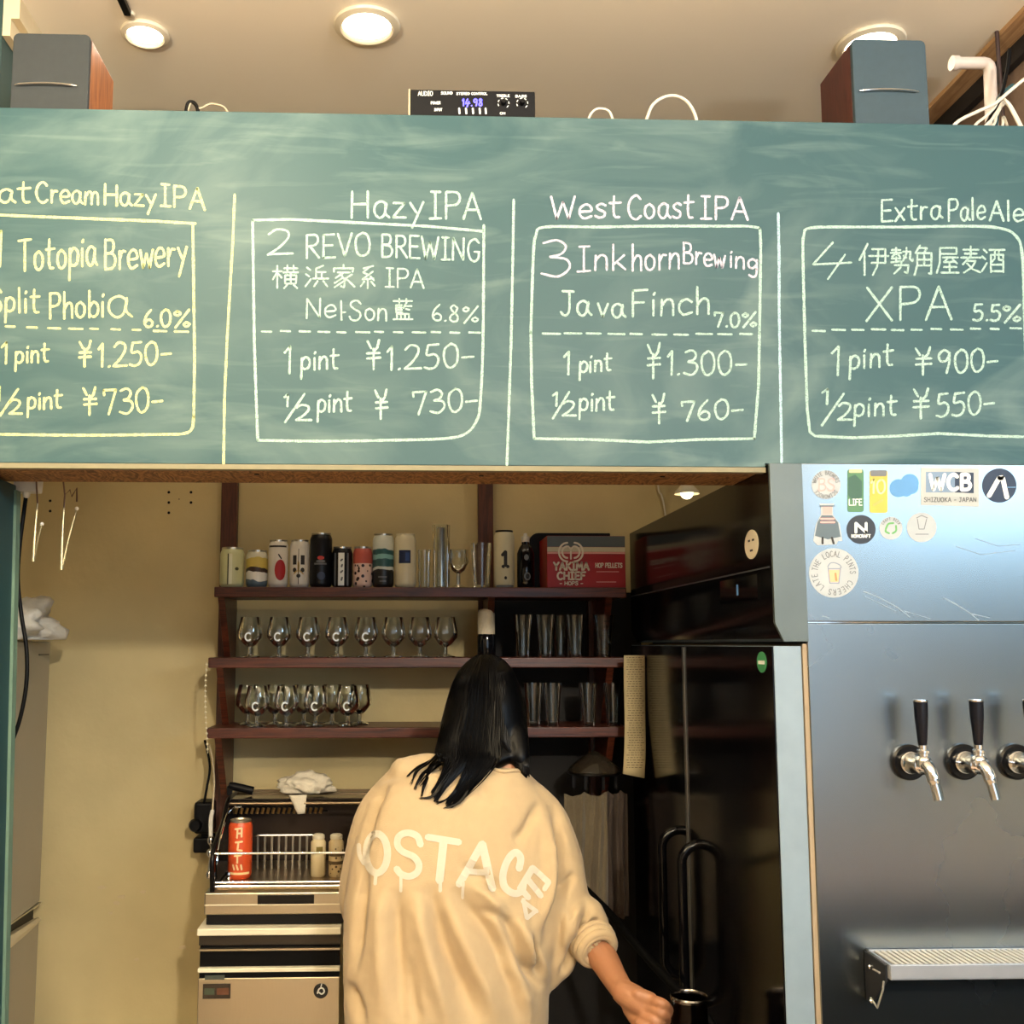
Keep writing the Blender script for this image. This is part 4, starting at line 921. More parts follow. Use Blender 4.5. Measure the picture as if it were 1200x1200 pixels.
# mixer
YMX = 1.93; a, b = P(481, 104, YMX), P(627, 110, YMX)
mx_ = thing('audio_mixer', 'small black audio mixer with blue display and white print', 'mixer', ((a.x+b.x)/2, YMX, ZT))
MB().box(a.x, b.x, YMX, YMX+.14, ZT+.002, a.z-.001).build('chassis', mat('mixer_black', '#0a0b10', .45, spec=.2), mx_, bevel=.002)
MB().box(a.x-.004, a.x-.0005, YMX-.002, YMX+.14, ZT, a.z-.001).build('side_plate', mat('side_plate_cream', '#cdbb94', .5), mx_, bevel=.001)
fm = lambda p: P(p.x, p.y, YMX-.0007)
mb = MB()
for tx, x0, x1, y, h in (('AUDIO', 490, 507, 112, 5), ('SOUND', 517, 530, 110.5, 3), ('STEREO CONTROL', 535, 571, 111, 2.6), ('TREBLE', 582, 597, 113.5, 2.6), ('BASS', 604, 617, 114, 2.6), ('POWER', 505, 516, 122, 3), ('INPUT', 509, 518, 130, 3), ('ON', 586, 592, 134, 2.5)):
    for s in place(tx, x0, x1, y, y, h, 16): ribbon(mb, s, .75, fm)
for x in (538, 546, 554, 562, 569): ribbon(mb, V2('%g,127 %g,133' % (x, x+.5)), 2.2, fm)
for cx in (590, 612):
    for k in range(6):
        a1 = math.radians(150+k*48); ribbon(mb, [Vector((cx+6.5*math.cos(a1), 121-6*math.sin(a1+.0)*-1, 0)), Vector((cx+6.5*math.cos(a1+.35), 121+6*math.sin(a1+.35), 0))], 1, fm)
mb.build('printed_marks', INKW, mx_, kind='stuff')
mb = MB()
for s in place('14.98', 542, 565, 124, 124, 8, 22): ribbon(mb, s, 1.7, fm)
mb.build('display', mat('blue_display', '#5a58ff', .4, noise=0, emit=2.2, ecol='#5650ff'), mx_, label='glowing blue-violet digits')
for cx in (590, 612):
    c = P(cx, 121, YMX); MB().lathe((c.x, YMX, c.z), [(.0055, 0), (.0055, .008), (.004, .010), (0, .010)], 20, axis='y').build('knob', BLACKP, mx_, smooth=True)
for cx in (497, 512, 530, 552, 570, 600, 615):
    c = P(cx, 134, YMX); MB().lathe((c.x, YMX, ZT+.006), [(.0025, 0), (.0025, .006), (0, .007)], 12, axis='y').build('button', WHITEP, mx_, smooth=True)
def cable_thing(name, label, pts, r, m, cat='cable', sub=8, group=None):
    pts = [Vector(p) for p in pts]; c = sum(pts, Vector())/len(pts); z = min(p.z for p in pts)
    o = MB().tube(catmull(pts, sub), r, 10)
    me = o.build(name, m, None, smooth=True); off = Vector((c.x, c.y, z))
    for v in me.data.vertices: v.co -= off
    me.location = off
    return tag(me, label, cat, group)
WHC = mat('white_cable', '#ddd6c4', .5); BKC = mat('black_cable', '#070708', .5, spec=.15)
def pt(px, py, y=1.99, zmin=None):
    p = P(px, py, y); p.z = max(p.z, (zmin if zmin is not None else ZT+.003)); return p
cable_thing('cable', 'small white cable loop on the menu box right of the mixer', [pt(688, 160), pt(690, 139), pt(697, 129), pt(706, 127.5), pt(714, 131), pt(718, 141), pt(720, 160)], .0027, WHC)
cable_thing('cable', 'tall white cable arch on the menu box centre right', [pt(752, 160), pt(758, 139), pt(765, 123), pt(778, 114), pt(792, 112.5), pt(805, 119), pt(813, 131), pt(817, 145), pt(818, 160)], .0034, WHC)
cable_thing('cable', 'grey cable end lying beside the left speaker', [pt(218, 138), pt(224, 121), pt(234, 127), pt(246, 122), pt(256, 123), pt(264, 127), pt(270, 138)], .0022, mat('grey_cable', '#a59a84', .5))
cable_thing('plug', 'small black plug on the menu box near the left speaker', [pt(217, 140), pt(220, 122), pt(226, 120), pt(231, 126), pt(233, 140)], .004, BKC, 'plug')
# pipes and cables top right
PV = mat('pvc_white', '#cfc2b8', .5)
a = P(1168, 78, 2.16); t = thing('white_pipe', 'white plastic elbow pipe rising at the brown right wall', 'pipe', (a.x, 2.16, 2.0))
pts = [P(1118, 74, 2.16), P(1152, 74, 2.16)]+[P(1152+8*math.sin(q), 82-8*math.cos(q), 2.16) for q in (.5, 1.0, 1.5)]+[P(1162, 140, 2.16), Vector((P(1163, 140, 2.16).x, 2.16, 2.0))]
MB().tube(pts, .0135, 16).build('pipe', PV, t, smooth=True)
MB().tube([P(1115, 74, 2.16), P(1122, 74, 2.16)], .0165, 16).build('socket', PV, t, smooth=True)
cable_thing('threaded_rod', 'thin dark hanger rod beside the white pipe', [PZp(1168, 37, ZC-.001)+Vector((0, 0, 0)), Vector((PZp(1168, 37, ZC).x+.004, PZp(1168, 37, ZC).y, 2.5)), Vector((PZp(1168, 37, ZC).x+.006, PZp(1168, 37, ZC).y, 2.2))], .0045, mat('dark_rod', '#3a2a28', .5), 'rod')
q = PZp(1168, 37, ZC); 
for i, (x0, x1, yy, m, r, lb) in enumerate(((1122, 1215, 84, WHC, .0036, 'thick white cable curving up at the far top right'), (1146, 1172, 122, WHC, .003, 'short white cable in the bundle under the thick one'), (1160, 1180, 122, WHC, .003, 'second short white cable in the bundle at top right'), (1171, 1184, 118, WHC, .0028, 'third short white cable in the bundle at top right'), (1185, 1196, 128, WHC, .0028, 'white cable stub nearest the right photo edge'))):
    if i == 0: pts = [pt(1110, 160), pt(1122, 143), pt(1145, 131), pt(1165, 122), pt(1182, 108), pt(1200, 93), pt(1230, 70)]
    else: pts = [pt(x0-5, 160), pt(x0, 144), pt((x0+x1)/2, 133), pt(x1-4, 124), pt(x1+8, 112 if i < 4 else 150), pt(x1+30, 150)]
    cable_thing('cable', lb, [p+Vector((0, .012*i, 0)) for p in pts], r, m, group='white cables at the top right')
cable_thing('cable', 'black cable looping through the white ones at top right', [p+Vector((0, .07, 0)) for p in (pt(1166, 160), pt(1172, 140), pt(1182, 118), pt(1194, 96), pt(1203, 60), pt(1206, 35))], .004, BKC)
cable_thing('cable', 'teal-black cable right of the bundle at the photo edge', [p+Vector((0, .085, 0)) for p in (pt(1190, 150), pt(1196, 100), pt(1201, 86), pt(1215, 75))], .006, mat('teal_cable', '#27494f', .5))

# ------------------------------------------------------------------ outlet, cable and wire hooks under the menu box
YO = 2.13
a, b = P(15, 559, YO), P(44, 576, YO)
ob = thing('outlet_box', 'small white outlet box under the left end of the menu box', 'outlet box', ((a.x+b.x)/2, YO, b.z))
MB().prism([(a.x, YO, a.z), (b.x, YO, a.z+.001), (b.x-.002, YO, b.z), (a.x+.003, YO, b.z)], (0, .035, 0)).build('housing', WHITEP, ob, bevel=.003)
MB().box(a.x-.004, b.x+.01, YF+.2005, YO+.03, a.z+.001, a.z+.012).build('mount_plate', BLACKP, ob)
q = P(31, 578, YO+.015); MB().lathe((q.x, q.y, b.z), [(.008, 0), (.007, -.008), (.004, -.012), (0, -.012)], 14).build('plug', WHITEP, ob, smooth=True)
cable_thing('cable', 'black power cable hanging from the white outlet box', [P(31, 577, YO+.015), P(28, 600, YO+.015), P(23, 640, YO+.015), P(21, 680, YO+.015), P(25, 720, YO+.015), P(31, 760, YO+.015), P(31, 800, YO+.015), P(24, 840, YO+.015), P(13, 872, YO+.015), P(-10, 930, YO+.02)], .0042, BKC)
WIRE = mat('hook_wire', '#b9ab84', .35, .6)
for i, (xa, ya, xb, yb_, xc, yc, lb) in enumerate(((44, 590, 39, 658, 49, 614, 'left thin pale wire hook hanging under the menu box'), (75, 595, 72, 668, 90, 596, 'right thin pale wire hook hanging from a zigzag bracket'))):
    y = 2.115; top = P(xa, 566, y); ZU = ZB+.0055
    t = thing('wire_hook', lb, 'hook', (top.x, y, ZU), 'wire hooks under the menu box')
    MB().tube([Vector((top.x, YF+.205, ZB+.02)), P(xa-1, 573, y), P(xa, ya, y)] if i == 0 else [Vector((top.x, YF+.205, ZB+.02)), P(xa+1, 580, y), P(xa+7, 574, y), P(xa+9, 582, y), P(xa+15, 572, y), P(xc, yc-8, y)], .0018, 8).build('bracket_wire', mat('bracket_brown', '#6b5040', .5, .5), t)
    if i: MB().tube([P(xa+1, 580, y), P(xa, ya, y)], .0018, 8).build('bracket_wire', mat('bracket_brown', '#6b5040', .5, .5), t)
    MB().tube(catmull([P(xa, ya, y), P((xa+xb)/2-.5, (ya+yb_)/2, y), P(xb, yb_, y)], 4), [.0022]*4+[.003]*5, 8).build('rod', WIRE, t, smooth=True)
    MB().tube([P(xb, yb_, y), P(xb+(xc-xb)*.45, yb_+(yc-yb_)*.5, y+.02), P(xc, yc, y+.03)], [.003, .0022, .0014], 8).build('rod', WIRE, t, smooth=True)
    MB().ball(P(xc, yc, y+.03), .0042, 12).build('bead', mat('bead_white', '#f4efe2', .3), t, smooth=True)

# ------------------------------------------------------------------ household fridge at the left
XL0 = -1.09; FB = mat('fridge_beige', '#a39a86', .38, .15, .04, 3)
zt_ = P(50, 750, 3.0).z
lf = thing('household_fridge', 'grey-beige household fridge at the left with curved drawer lip', 'fridge', (-1.4, 2.9, 0))
MB().box(-1.74, XL0-.062, 2.56, 3.2, .03, zt_).build('body', FB, lf, bevel=.006)
zm = PXp(40, 1066, XL0).z
def fdoor(z0, z1, nm):
    n = 14; fr_, bk = [], []
    pts = []
    for k in range(n+1):
        f_ = k/n; y = 2.56+.64*f_; x = XL0-.010+.010*math.sin(PI*f_); pts.append((x, y))
    out = [(x, y, z0) for x, y in pts]+[(XL0-.06, 3.2, z0), (XL0-.06, 2.56, z0)]
    return MB().prism(out, (0, 0, z1-z0)).build(nm, FB, lf, bevel=.003)
fdoor(zm+.006, zt_-.004, 'door'); dr = fdoor(.09, zm-.052, 'drawer')
MB().box(XL0-.06, XL0-.024, 2.57, 3.19, zm-.051, zm+.006).build('handle_recess', mat('recess_black', '#0c0a09', .5), lf)
MB().box(XL0-.016, XL0-.003, 2.565, 3.195, zm+.001, zm+.0055).build('trim_line', ALU, lf, label='thin bright line along the door foot')
n = 16; mb = MB(); vs_ = []
for k in range(n+1):
    f_ = k/n; y = 2.56+.64*f_; bx = XL0-.006+.016*math.sin(PI*f_); hh = .040*math.sin(PI*min(1, f_*1.02+.0))**.8 if f_ < .98 else .003
    hh = .012+.030*math.sin(PI*(.5+.5*f_))
    vs_ += [(XL0-.03, y, zm-.052), (bx, y, zm-.052), (bx+.003, y, zm-.052+hh*.6), (bx-.004, y, zm-.052+hh), (XL0-.03, y, zm-.052+hh*.7)]
fs = [(k*5+j, k*5+(j+1) % 5, (k+1)*5+(j+1) % 5, (k+1)*5+j) for k in range(n) for j in range(5)]
mb.add(vs_, fs+[(4, 3, 2, 1, 0), tuple(n*5+j for j in range(5))]).build('lip', mat('lip_cream', '#d5c7a4', .35, .2), dr, smooth=True, label='pale curved drawer lip')
MB().box(XL0-.002, XL0+.0005, 3.08, 3.16, zt_-.045, zt_-.041).build('badge', mat('badge_dark', '#4d4438', .4), lf)
# crumpled bag
def crumple(name, label, cat, c, r, m, seed, amp=.35, sub=4, sharp=True):
    bm = bmesh.new(); bmesh.ops.create_icosphere(bm, subdivisions=sub, radius=1)
    from mathutils import noise as NZ
    zmin = 9
    for v in bm.verts:
        d = v.co.normalized(); o = Vector((seed, seed*2, 0)); a_ = NZ.noise(d*1.6+o)*.7 + abs(NZ.noise(d*3.4+o))*.9 - .25
        k = 1+amp*a_*2; v.co = Vector((d.x*r[0]*k, d.y*r[1]*k, d.z*r[2]*k)); 
        if v.co.z < -r[2]*.55: v.co.z = -r[2]*.55
        zmin = min(zmin, v.co.z)
    me = bpy.data.meshes.new(name); 
    for v in bm.verts: v.co.z -= zmin
    bm.to_mesh(me); bm.free(); me.materials.append(m)
    me.polygons.foreach_set('use_smooth', [True]*len(me.polygons))
    o = bpy.data.objects.new(name, me); COL.objects.link(o); o.location = c
    return tag(o, label, cat)
PB = mat('plastic_bag', '#e9e2d2', .35, 0, .04, 12, trans=.25, bump=.6, bscale=30)
c = P(32, 748, 2.95); crumple('plastic_bag', 'crumpled pale plastic bag lying on top of the household fridge', 'bag', (c.x-.03, 2.93, zt_+.001), (.11, .13, .075), PB, 3.1, .32)
c = P(62, 745, 2.95); crumple('paper_wrap', 'flattened pale wrapper corner beside the bag on the fridge', 'wrapper', (XL0-.015, 3.12, zt_+.001), (.038, .036, .028), PB, 8.2, .25)

# ------------------------------------------------------------------ ice maker, showcase and what stands in it
YI0 = 2.75
x0, x1 = P(232, 1130, YI0).x, P(399, 1130, YI0).x
zi = P(300, 1092, YI0).z
ic = thing('ice_maker', 'stainless undercounter ice maker with dark louvre and round dark emblem', 'ice maker', ((x0+x1)/2, YI0, 0))
STW = mat('steel_warm', '#c2b8a2', .30, 1, .02, 60, stretch=(6, 1, .3))
CREAMT = mat('cream_top', '#e8dfc4', .4, .1)
MB().box(x0+.004, x1-.004, YI0+.02, 3.2, .06, zi-.02).build('body', STW, ic)
MB().box(x0-.004, x1+.001, YI0-.006, 3.2, zi-.008, zi+.010).build('top_edge', CREAMT, ic, bevel=.003, label='pale bright top edge')
z1 = P(300, 1100, YI0).z; z2 = P(300, 1108, YI0).z; z3 = P(300, 1134, YI0).z; z4 = P(300, 1139, YI0).z; z5 = P(300, 1146, YI0).z
MB().box(x0, x1, YI0+.004, YI0+.02, z2, zi-.009).build('fascia', mat('fascia_dark', '#3b352d', .35, .6), ic, bevel=.001)
MB().box(x0+.002, x1-.002, YI0+.012, YI0+.02, z3, z2).build('louvre', mat('louvre_black', '#050506', .5, spec=.12), ic)
MB().box(x0+.002, x1-.002, YI0+.002, YI0+.012, P(300, 1113, YI0).z-.003, P(300, 1113, YI0).z+.002).build('slat', STW, ic)
MB().box(x0, x1-.001, YI0-.004, YI0+.02, z4, z3).build('door_lip', CREAMT, ic, bevel=.002)
dd = MB().box(x0+.001, x1-.002, YI0, YI0+.02, .10, z5).build('door', STW, ic, bevel=.002)
MB().box(x0+.003, x1-.003, YI0+.004, YI0+.02, z5, z4-.001).build('grip_slot', mat('louvre_black', '#050506', .5, spec=.12), ic)
c = P(376, 1161, YI0); o = MB().lathe((c.x, YI0, c.z), [(.0185, 0), (.0185, .002), (.017, .003), (0, .003)], 32, axis='y').build('emblem', mat('emblem_black', '#0d0e12', .3), dd)
mb = MB(); fe = lambda p: P(p.x, p.y, YI0-.0036)
ribbon(mb, catmull(V2('372,1164 374,1159 378,1158 380,1162 377,1165 374,1163'), 3), 1.8, fe); ribbon(mb, V2('376,1157 377,1153'), 1.2, fe); mb.build('emblem_print', INKW, o)
a, b = P(238, 1153, YI0), P(270, 1170, YI0); o = MB().box(a.x, b.x, YI0-.002, YI0, b.z, a.z).build('control_plate', mat('control_plate', '#2a2118', .3), dd)
MB().box(a.x+.004, a.x+.03, YI0-.003, YI0-.002, b.z+.010, a.z-.010).build('screen', mat('control_screen', '#3c4636', .3), o)
MB().box(a.x+.036, b.x-.004, YI0-.003, YI0-.002, b.z+.010, a.z-.010).build('screen', mat('control_screen2', '#5b3622', .3), o)
a, b = P(240, 1143, YI0), P(263, 1148, YI0); MB().box(a.x, b.x, YI0-.0005, YI0+.003, b.z, a.z).build('name_plate', mat('name_plate', '#39403c', .3), dd)
for x in (x0+.04, x1-.04):
    for y in (YI0+.05, 3.15): MB().lathe((x, y, 0), [(.018, 0), (.018, .015), (.012, .02), (.012, .062)], 14).build('foot', BLACKP, ic, smooth=True)
# showcase on top
YC = 2.77; ztop = zi+.010
x0c, x1c = P(239, 1060, YC).x, P(400, 1060, YC).x+.13
cs = thing('counter_showcase', 'glass-fronted countertop warmer with chrome rails on the ice maker', 'showcase', ((x0c+x1c)/2, YC, ztop))
za_f = P(300, 1072, YC).z-ztop
for x in (x0c+.03, x1c-.03):
    for y in (YC+.03, 3.12): MB().lathe((x, y, ztop), [(.014, 0), (.014, za_f)], 14).build('foot', BLACKP, cs)
za, zb2 = P(300, 1072, YC).z, P(300, 1046, YC).z
MB().box(x0c, x1c, YC, 3.17, za, zb2).build('base', STW, cs, bevel=.004)
zm_ = P(300, 1060, YC).z
a, b = P(302, 1049, YC), P(368, 1060, YC); MB().box(a.x, b.x, YC-.002, YC, b.z, a.z).build('control_strip', mat('control_strip', '#0d0b09', .25, spec=.3), cs)
MB().box(x0c+.001, x1c-.001, YC-.0025, YC-.0005, zm_-.0015, zm_+.0008).build('trim_line', CREAMT, cs)
MB().box(x0c+.006, x1c-.006, YC+.005, 3.15, ztop+.003, za-.0005).build('plinth', BLACKP, cs)
zr = P(300, 930, 3.1).z
FRM = mat('frame_dark', '#171312', .3, .6)
MB().box(x0c+.02, x1c-.02, 3.15, 3.165, zb2, zr).build('back_wall', mat('oven_back', '#2a1d14', .35, .3, .2, 8), cs)
for sx in (x0c+.018, x1c-.034):
    MB().prism([(sx, YC+.01, zb2), (sx, 3.165, zb2), (sx, 3.165, zr), (sx, 2.99, zr), (sx, 2.93, zr-.04), (sx, YC+.01, zb2+.10)], (.003, 0, 0)).build('side_pane', mat('smoked_pane', '#2c231c', .1, 0, 0, trans=.8), cs)
    MB().tube(catmull([(sx, YC+.012, zb2), (sx, YC+.012, zb2+.10), (sx, 2.92, zr-.05), (sx, 2.98, zr-.008), (sx, 3.04, zr), (sx, 3.165, zr)], 4), .006, 10).build('side_frame', FRM, cs, smooth=True)
MB().tube(catmull([(x0c+.027, YC+.02, zb2+.02), (x0c+.027, YC+.03, zb2+.10), (x0c+.028, 2.90, zr-.04), (x0c+.034, 2.97, zr-.022), (x0c+.06, 2.975, zr-.018)], 4), .0035, 8).build('chrome_bow', CHROME, cs, smooth=True)
MB().box(x0c+.02, x1c-.02, 3.0, 3.16, zr-.004, zr).build('top_panel', mat('top_dark_glass', '#241b15', .12, 0, 0), cs, bevel=.001)
MB().tube([(x0c+.02, 2.99, zr-.012), (x1c-.02, 2.99, zr-.012)], .0045, 10).build('front_bar', mat('bar_bronze', '#8d7b62', .3, .9), cs, smooth=True)
MB().box(x0c+.02, x1c-.02, 3.12, 3.128, zr+.001, zr+.008).build('rear_rail', mat('bar_bronze', '#8d7b62', .3, .9), cs)
YR = YC+.012; zq = P(300, 1000, YR).z
MB().tube([(x0c+.022, YR, zq), (x1c-.02, YR, zq)], .0034, 10).build('front_rail', CHROME, cs, smooth=True)
for zz_ in (zb2+.012, zb2+.022): MB().tube([(x0c+.024, YR+.006, zz_), (x1c-.02, YR+.006, zz_)], .003, 8).build('front_rail', CHROME, cs, smooth=True)
MB().box(x0c+.024, x1c-.024, YC+.03, 3.14, zb2+.001, zb2+.006).build('shelf_tray', mat('tray_bronze', '#9b8768', .3, .9), cs)
# row of upright wires at the back
g0 = None; ya_ = 3.02; zlo, zhi = zb2+.006, P(330, 979, ya_).z
xs_ = [P(x, 1000, ya_).x for x in (302+8.2*i for i in range(9))]
for i, x in enumerate(xs_):
    if g0 is None: g0 = MB().box(x-.0028, x+.0028, ya_, ya_+.006, zlo, zhi).build('rack_wire', mat('rack_grey', '#8c8a82', .35, .8), cs)
    else: o = g0.copy(); COL.objects.link(o); o.location = g0.location+Vector((x-xs_[0], 0, 0))
MB().tube([(xs_[0]-.01, ya_+.003, zhi), (xs_[-1]+.012, ya_+.003, zhi)], .003, 8).build('rack_rail', CHROME, cs, smooth=True)
MB().tube([(xs_[-1]+.014, 3.0, zlo), (xs_[-1]+.014, 3.0, zhi-.01)], .004, 10).build('rack_post', CREAMT, cs, smooth=True)
# gold ribs and rod built as the rack's reflection on the lid
hzz = P(300, 951, 3.1).z
mb = None; x = P(276, 951, 3.1).x; k = 0
while k < 17:
    if mb is None: mb = MB().tube([(x, 3.10, hzz-.006), (x+.004, 3.10, hzz+.010)], .0045, 8).build('reflection_rib', mat('reflection_gold', '#d8b070', .3, .8), cs, smooth=True)
    else: o = mb.copy(); COL.objects.link(o); o.location = mb.location+Vector((.0155*k, 0, 0))
    k += 1
MB().tube([(x-.01, 3.106, hzz), (x+.27, 3.106, hzz)], .003, 8).build('reflection_rod', FRM, cs)
# cans and bottles inside
zi2 = zb2+.0064
t, c, r, h = can_at(288.5, 960, 'tall orange beer can standing in the showcase', mat('can_orange', '#d9542a', .35), 13.5, y=2.915, z=zi2, group='drinks inside the showcase', lid=mat('can_silver_bright', '#d8cdb4', .3, .9))
mb = MB(); CRI = mat('ink_cream', '#f2d8a4', .45)
wstroke(mb, c, r, [V2('-.010,-.135 .008,-.138'), V2('-.003,-.136 -.004,-.112'), V2('-.004,-.124 .007,-.124'), V2('.008,-.138 .008,-.115'), V2('-.008,-.10 .010,-.102'), V2('0,-.10 -.002,-.08 .010,-.078'), V2('-.010,-.064 .008,-.066'), V2('-.002,-.066 -.002,-.046'), V2('-.014,-.040 -.010,-.028'), V2('-.004,-.040 0,-.028'), V2('.008,-.040 .010,-.028')], .005, CRI)
wrect(mb, c, r, -.034, .034, .014, .020, CRI); mb.build('label_print', None, t)
for i, (px, lb) in enumerate(((373, 'pale bottle with small neck label inside the showcase, left of two'), (394, 'pale patterned bottle inside the showcase beside the sweatshirt'))):
    y = 2.93; x = P(px, 1000, y).x; h = P(px, 977, y).z-zi2; t = thing('bottle', lb, 'bottle', (x, y, zi2), 'drinks inside the showcase')
    MB().lathe((x, y, zi2), [(0, 0), (.019, 0), (.021, .004), (.021, h*.80), (.016, h*.87), (.013, h*.9)], 24).build('body', mat('bottle_pale', '#d8c79c', .4) if i == 0 else ramp_mat('bottle_pattern', [(0, '#c9b488'), (.3, '#5c4a30'), (.38, '#c9b488'), (.5, '#5c4a30'), (.58, '#cdb98e')], 'z', 0, .11, .4, spots=(90, .3, '#54452e', .08)), t, smooth=True)
    MB().lathe((x, y, zi2), [(.0165, h*.88), (.0175, h*.9), (.017, h*.97), (.012, h), (0, h)], 20).build('cap', CREAMT, t, smooth=True)
    if i == 0: mb = MB(); wrect(mb, (x, y, zi2), .021, -.004, .014, h*.55, h*.72, mat('ink_mustard', '#7c6a2a', .5)); mb.build('label_print', None, t)
c = P(268, 1030, 2.9); t = thing('metal_knob', 'small shiny knob at the foot of the orange can', 'knob', (c.x, 2.9, zi2)); MB().lathe((c.x, 2.9, zi2), [(.009, 0), (.006, .006), (.010, .012), (.009, .018), (0, .021)], 18).build('knob', CHROME, t, smooth=True)
# white cloth on top
def sheet(name, label, cat, outline_fn, nx, ny, m, thick=.0015, parent=None):
    vs_ = [outline_fn(i/nx, j/ny) for j in range(ny+1) for i in range(nx+1)]
    fs = [(j*(nx+1)+i, j*(nx+1)+i+1, (j+1)*(nx+1)+i+1, (j+1)*(nx+1)+i) for j in range(ny) for i in range(nx)]
    o = MB().add(vs_, fs).build(name, m, parent, smooth=True); so = o.modifiers.new('t', 'SOLIDIFY'); so.thickness = thick
    if cat: tag(o, label, cat)
    return o
c = P(358, 925, 3.06)
CLO = mat('cloth_white', '#e3dac4', .85, 0, .05, 30, bump=.3, bscale=200)
crumple('white_cloth', 'crumpled white cloth lying on the showcase top', 'cloth', (c.x, 3.06, zr+.009), (.075, .05, .036), CLO, 5.4, .20)
sheet('cloth_corner', 'corner of the white cloth hanging over the showcase front bar', 'cloth', lambda u, v: (P(350, 920, 3.0).x+(u-.5)*(.05-.03*v)+v*.01, 2.984-.004*math.sin(u*5), zr+.012-v*.052), 8, 6, CLO)
# black torch-like handle on top left
c = P(283, 902, 3.06); t = thing('black_tube', 'short black tube lying on the left of the showcase top', 'tube', (c.x, 3.06, zr+.001))
MB().tube([(c.x-.035, 3.06, zr+.030), (c.x-.02, 3.06, zr+.026), (c.x+.035, 3.06, zr+.0135)], [.009, .012, .012], 16).build('barrel', BLACKP, t, smooth=True)
MB().box(c.x-.04, c.x-.025, 3.055, 3.065, zr+.001, zr+.028).build('prop', BLACKP, t, bevel=.002)
# black appliance hanging left of the showcase
c = P(237, 960, 3.12); t = thing('wall_valve', 'black valve unit with round knob hung left of the showcase', 'valve', (c.x, 3.2, c.z))
MB().box(P(227, 940, 3.16).x, P(249, 940, 3.16).x, 3.16, 3.24, P(240, 978, 3.16).z, P(240, 940, 3.16).z).build('housing', BLACKP, t, bevel=.010)
k0 = P(228, 968, 3.14); MB().lathe((k0.x, 3.16, k0.z), [(.019, 0), (.020, .010), (.015, .02), (0, .02)], 20, axis='y').build('knob', BLACKP, t, smooth=True)
MB().box(P(226, 998, 3.18).x, P(246, 998, 3.18).x, 3.18, YB-.001, P(240, 1000, 3.18).z, P(240, 982, 3.18).z).build('lower_block', BLACKP, t, bevel=.006)
MB().box(P(236, 979, 3.2).x, P(244, 979, 3.2).x, 3.2, YB-.001, P(240, 985, 3.2).z, P(240, 975, 3.2).z).build('coupling', BLACKP, t)
for px, py in ((247, 985), (246, 1000), (245, 1025)):
    k0 = P(px, py, 3.0); MB().ball(k0, .010, 12, sc=(1, .8, 1.3)).build('fitting', CHROME, t, smooth=True)
MB().tube(catmull([P(247, 985, 3.0), P(249, 1000, 3.0), P(246, 1012, 3.0), P(245, 1030, 3.0)], 4), .005, 8).build('hose', CHROME, t, smooth=True)
MB().tube(catmull([P(249, 950, 3.04), P(247, 962, 3.02), P(247, 985, 3.0)], 4), .006, 8).build('hose', WHITEP, t, smooth=True)
# beaded chain from the middle shelf end and cords
a = P(243, 776, 2.997); t = thing('bead_chain', 'pale bead chain hanging from the left end of the middle shelf', 'chain', (a.x, 2.997, zs[1]-.02))
mb = MB(); CH_ = mat('chain_beads', '#e6dab6', .35, .3)
bd = None
for i in range(17):
    px, py = 242-1.5*math.sin(i*.25), 779+i*6.2; q = P(px, py, 2.994)
    if bd is None: bd = MB().ball(q, .0038, 10).build('bead', CH_, t, smooth=True); q0 = q
    else: o = bd.copy(); COL.objects.link(o); o.location = bd.location+(q-q0)
MB().tube(catmull([P(242-1.5*math.sin(i*.25), 776+i*6.3, 2.9945) for i in range(18)], 2), .0009, 6).build('string', CH_, t)
cable_thing('cable', 'black cord dropping behind the shelf end to the valve unit', [P(240, 868, 3.18), P(243, 880, 3.15), P(246, 900, 3.15), P(242, 925, 3.15), P(239, 941, 3.16)], .0036, BKC)
cable_thing('cable', 'thin pale twisted cord beside the black one at the shelf end', [P(245, 872, 3.1), P(249, 890, 3.1), P(251, 915, 3.08), P(250, 935, 3.05), P(249, 952, 3.04)], .0028, mat('twine_pale', '#b9a888', .6))

# ------------------------------------------------------------------ hanging cloths by the fridge
c = P(700, 880, 3.0); hg = thing('towel_hanger', 'dark pinch hanger under the shelves with a clear dome cover', 'hanger', (c.x, 3.05, c.z))
zz_ = P(695, 905, 3.05).z
MB().tube(catmull([(c.x, 3.05, zs[2]-tk-.0005), (c.x, 3.05, zs[2]-tk-.03), (c.x-.006, 3.05, zz_+.06)], 4), .0025, 8).build('hook', FRM, hg, smooth=True)
MB().lathe((c.x, 3.05, zz_), [(.075, 0), (.078, .006), (.070, .018), (.035, .045), (.008, .060), (0, .062)], 28, close=False).build('dome', mat('smoked_dome', '#4a4236', .12, 0, 0, trans=.6), hg, smooth=True)
MB().lathe((c.x, 3.05, zz_-.004), [(.077, 0), (.080, .003), (.077, .007), (.073, .003), (.077, 0)], 32, close=False).build('rim', FRM, hg, smooth=True)
for i in range(8):
    a = 2*PI*i/8+.2; q = Vector((c.x+.066*math.cos(a), 3.05+.066*math.sin(a), zz_-.03)); MB().box(q.x-.004, q.x+.004, q.y-.003, q.y+.003, q.z-.012, q.z+.026).build('clip', FRM, hg)
TOW = mat('towel_grey_brown', '#74674f', .9, 0, .1, 12, bump=.4, bscale=250, sheen=.2)
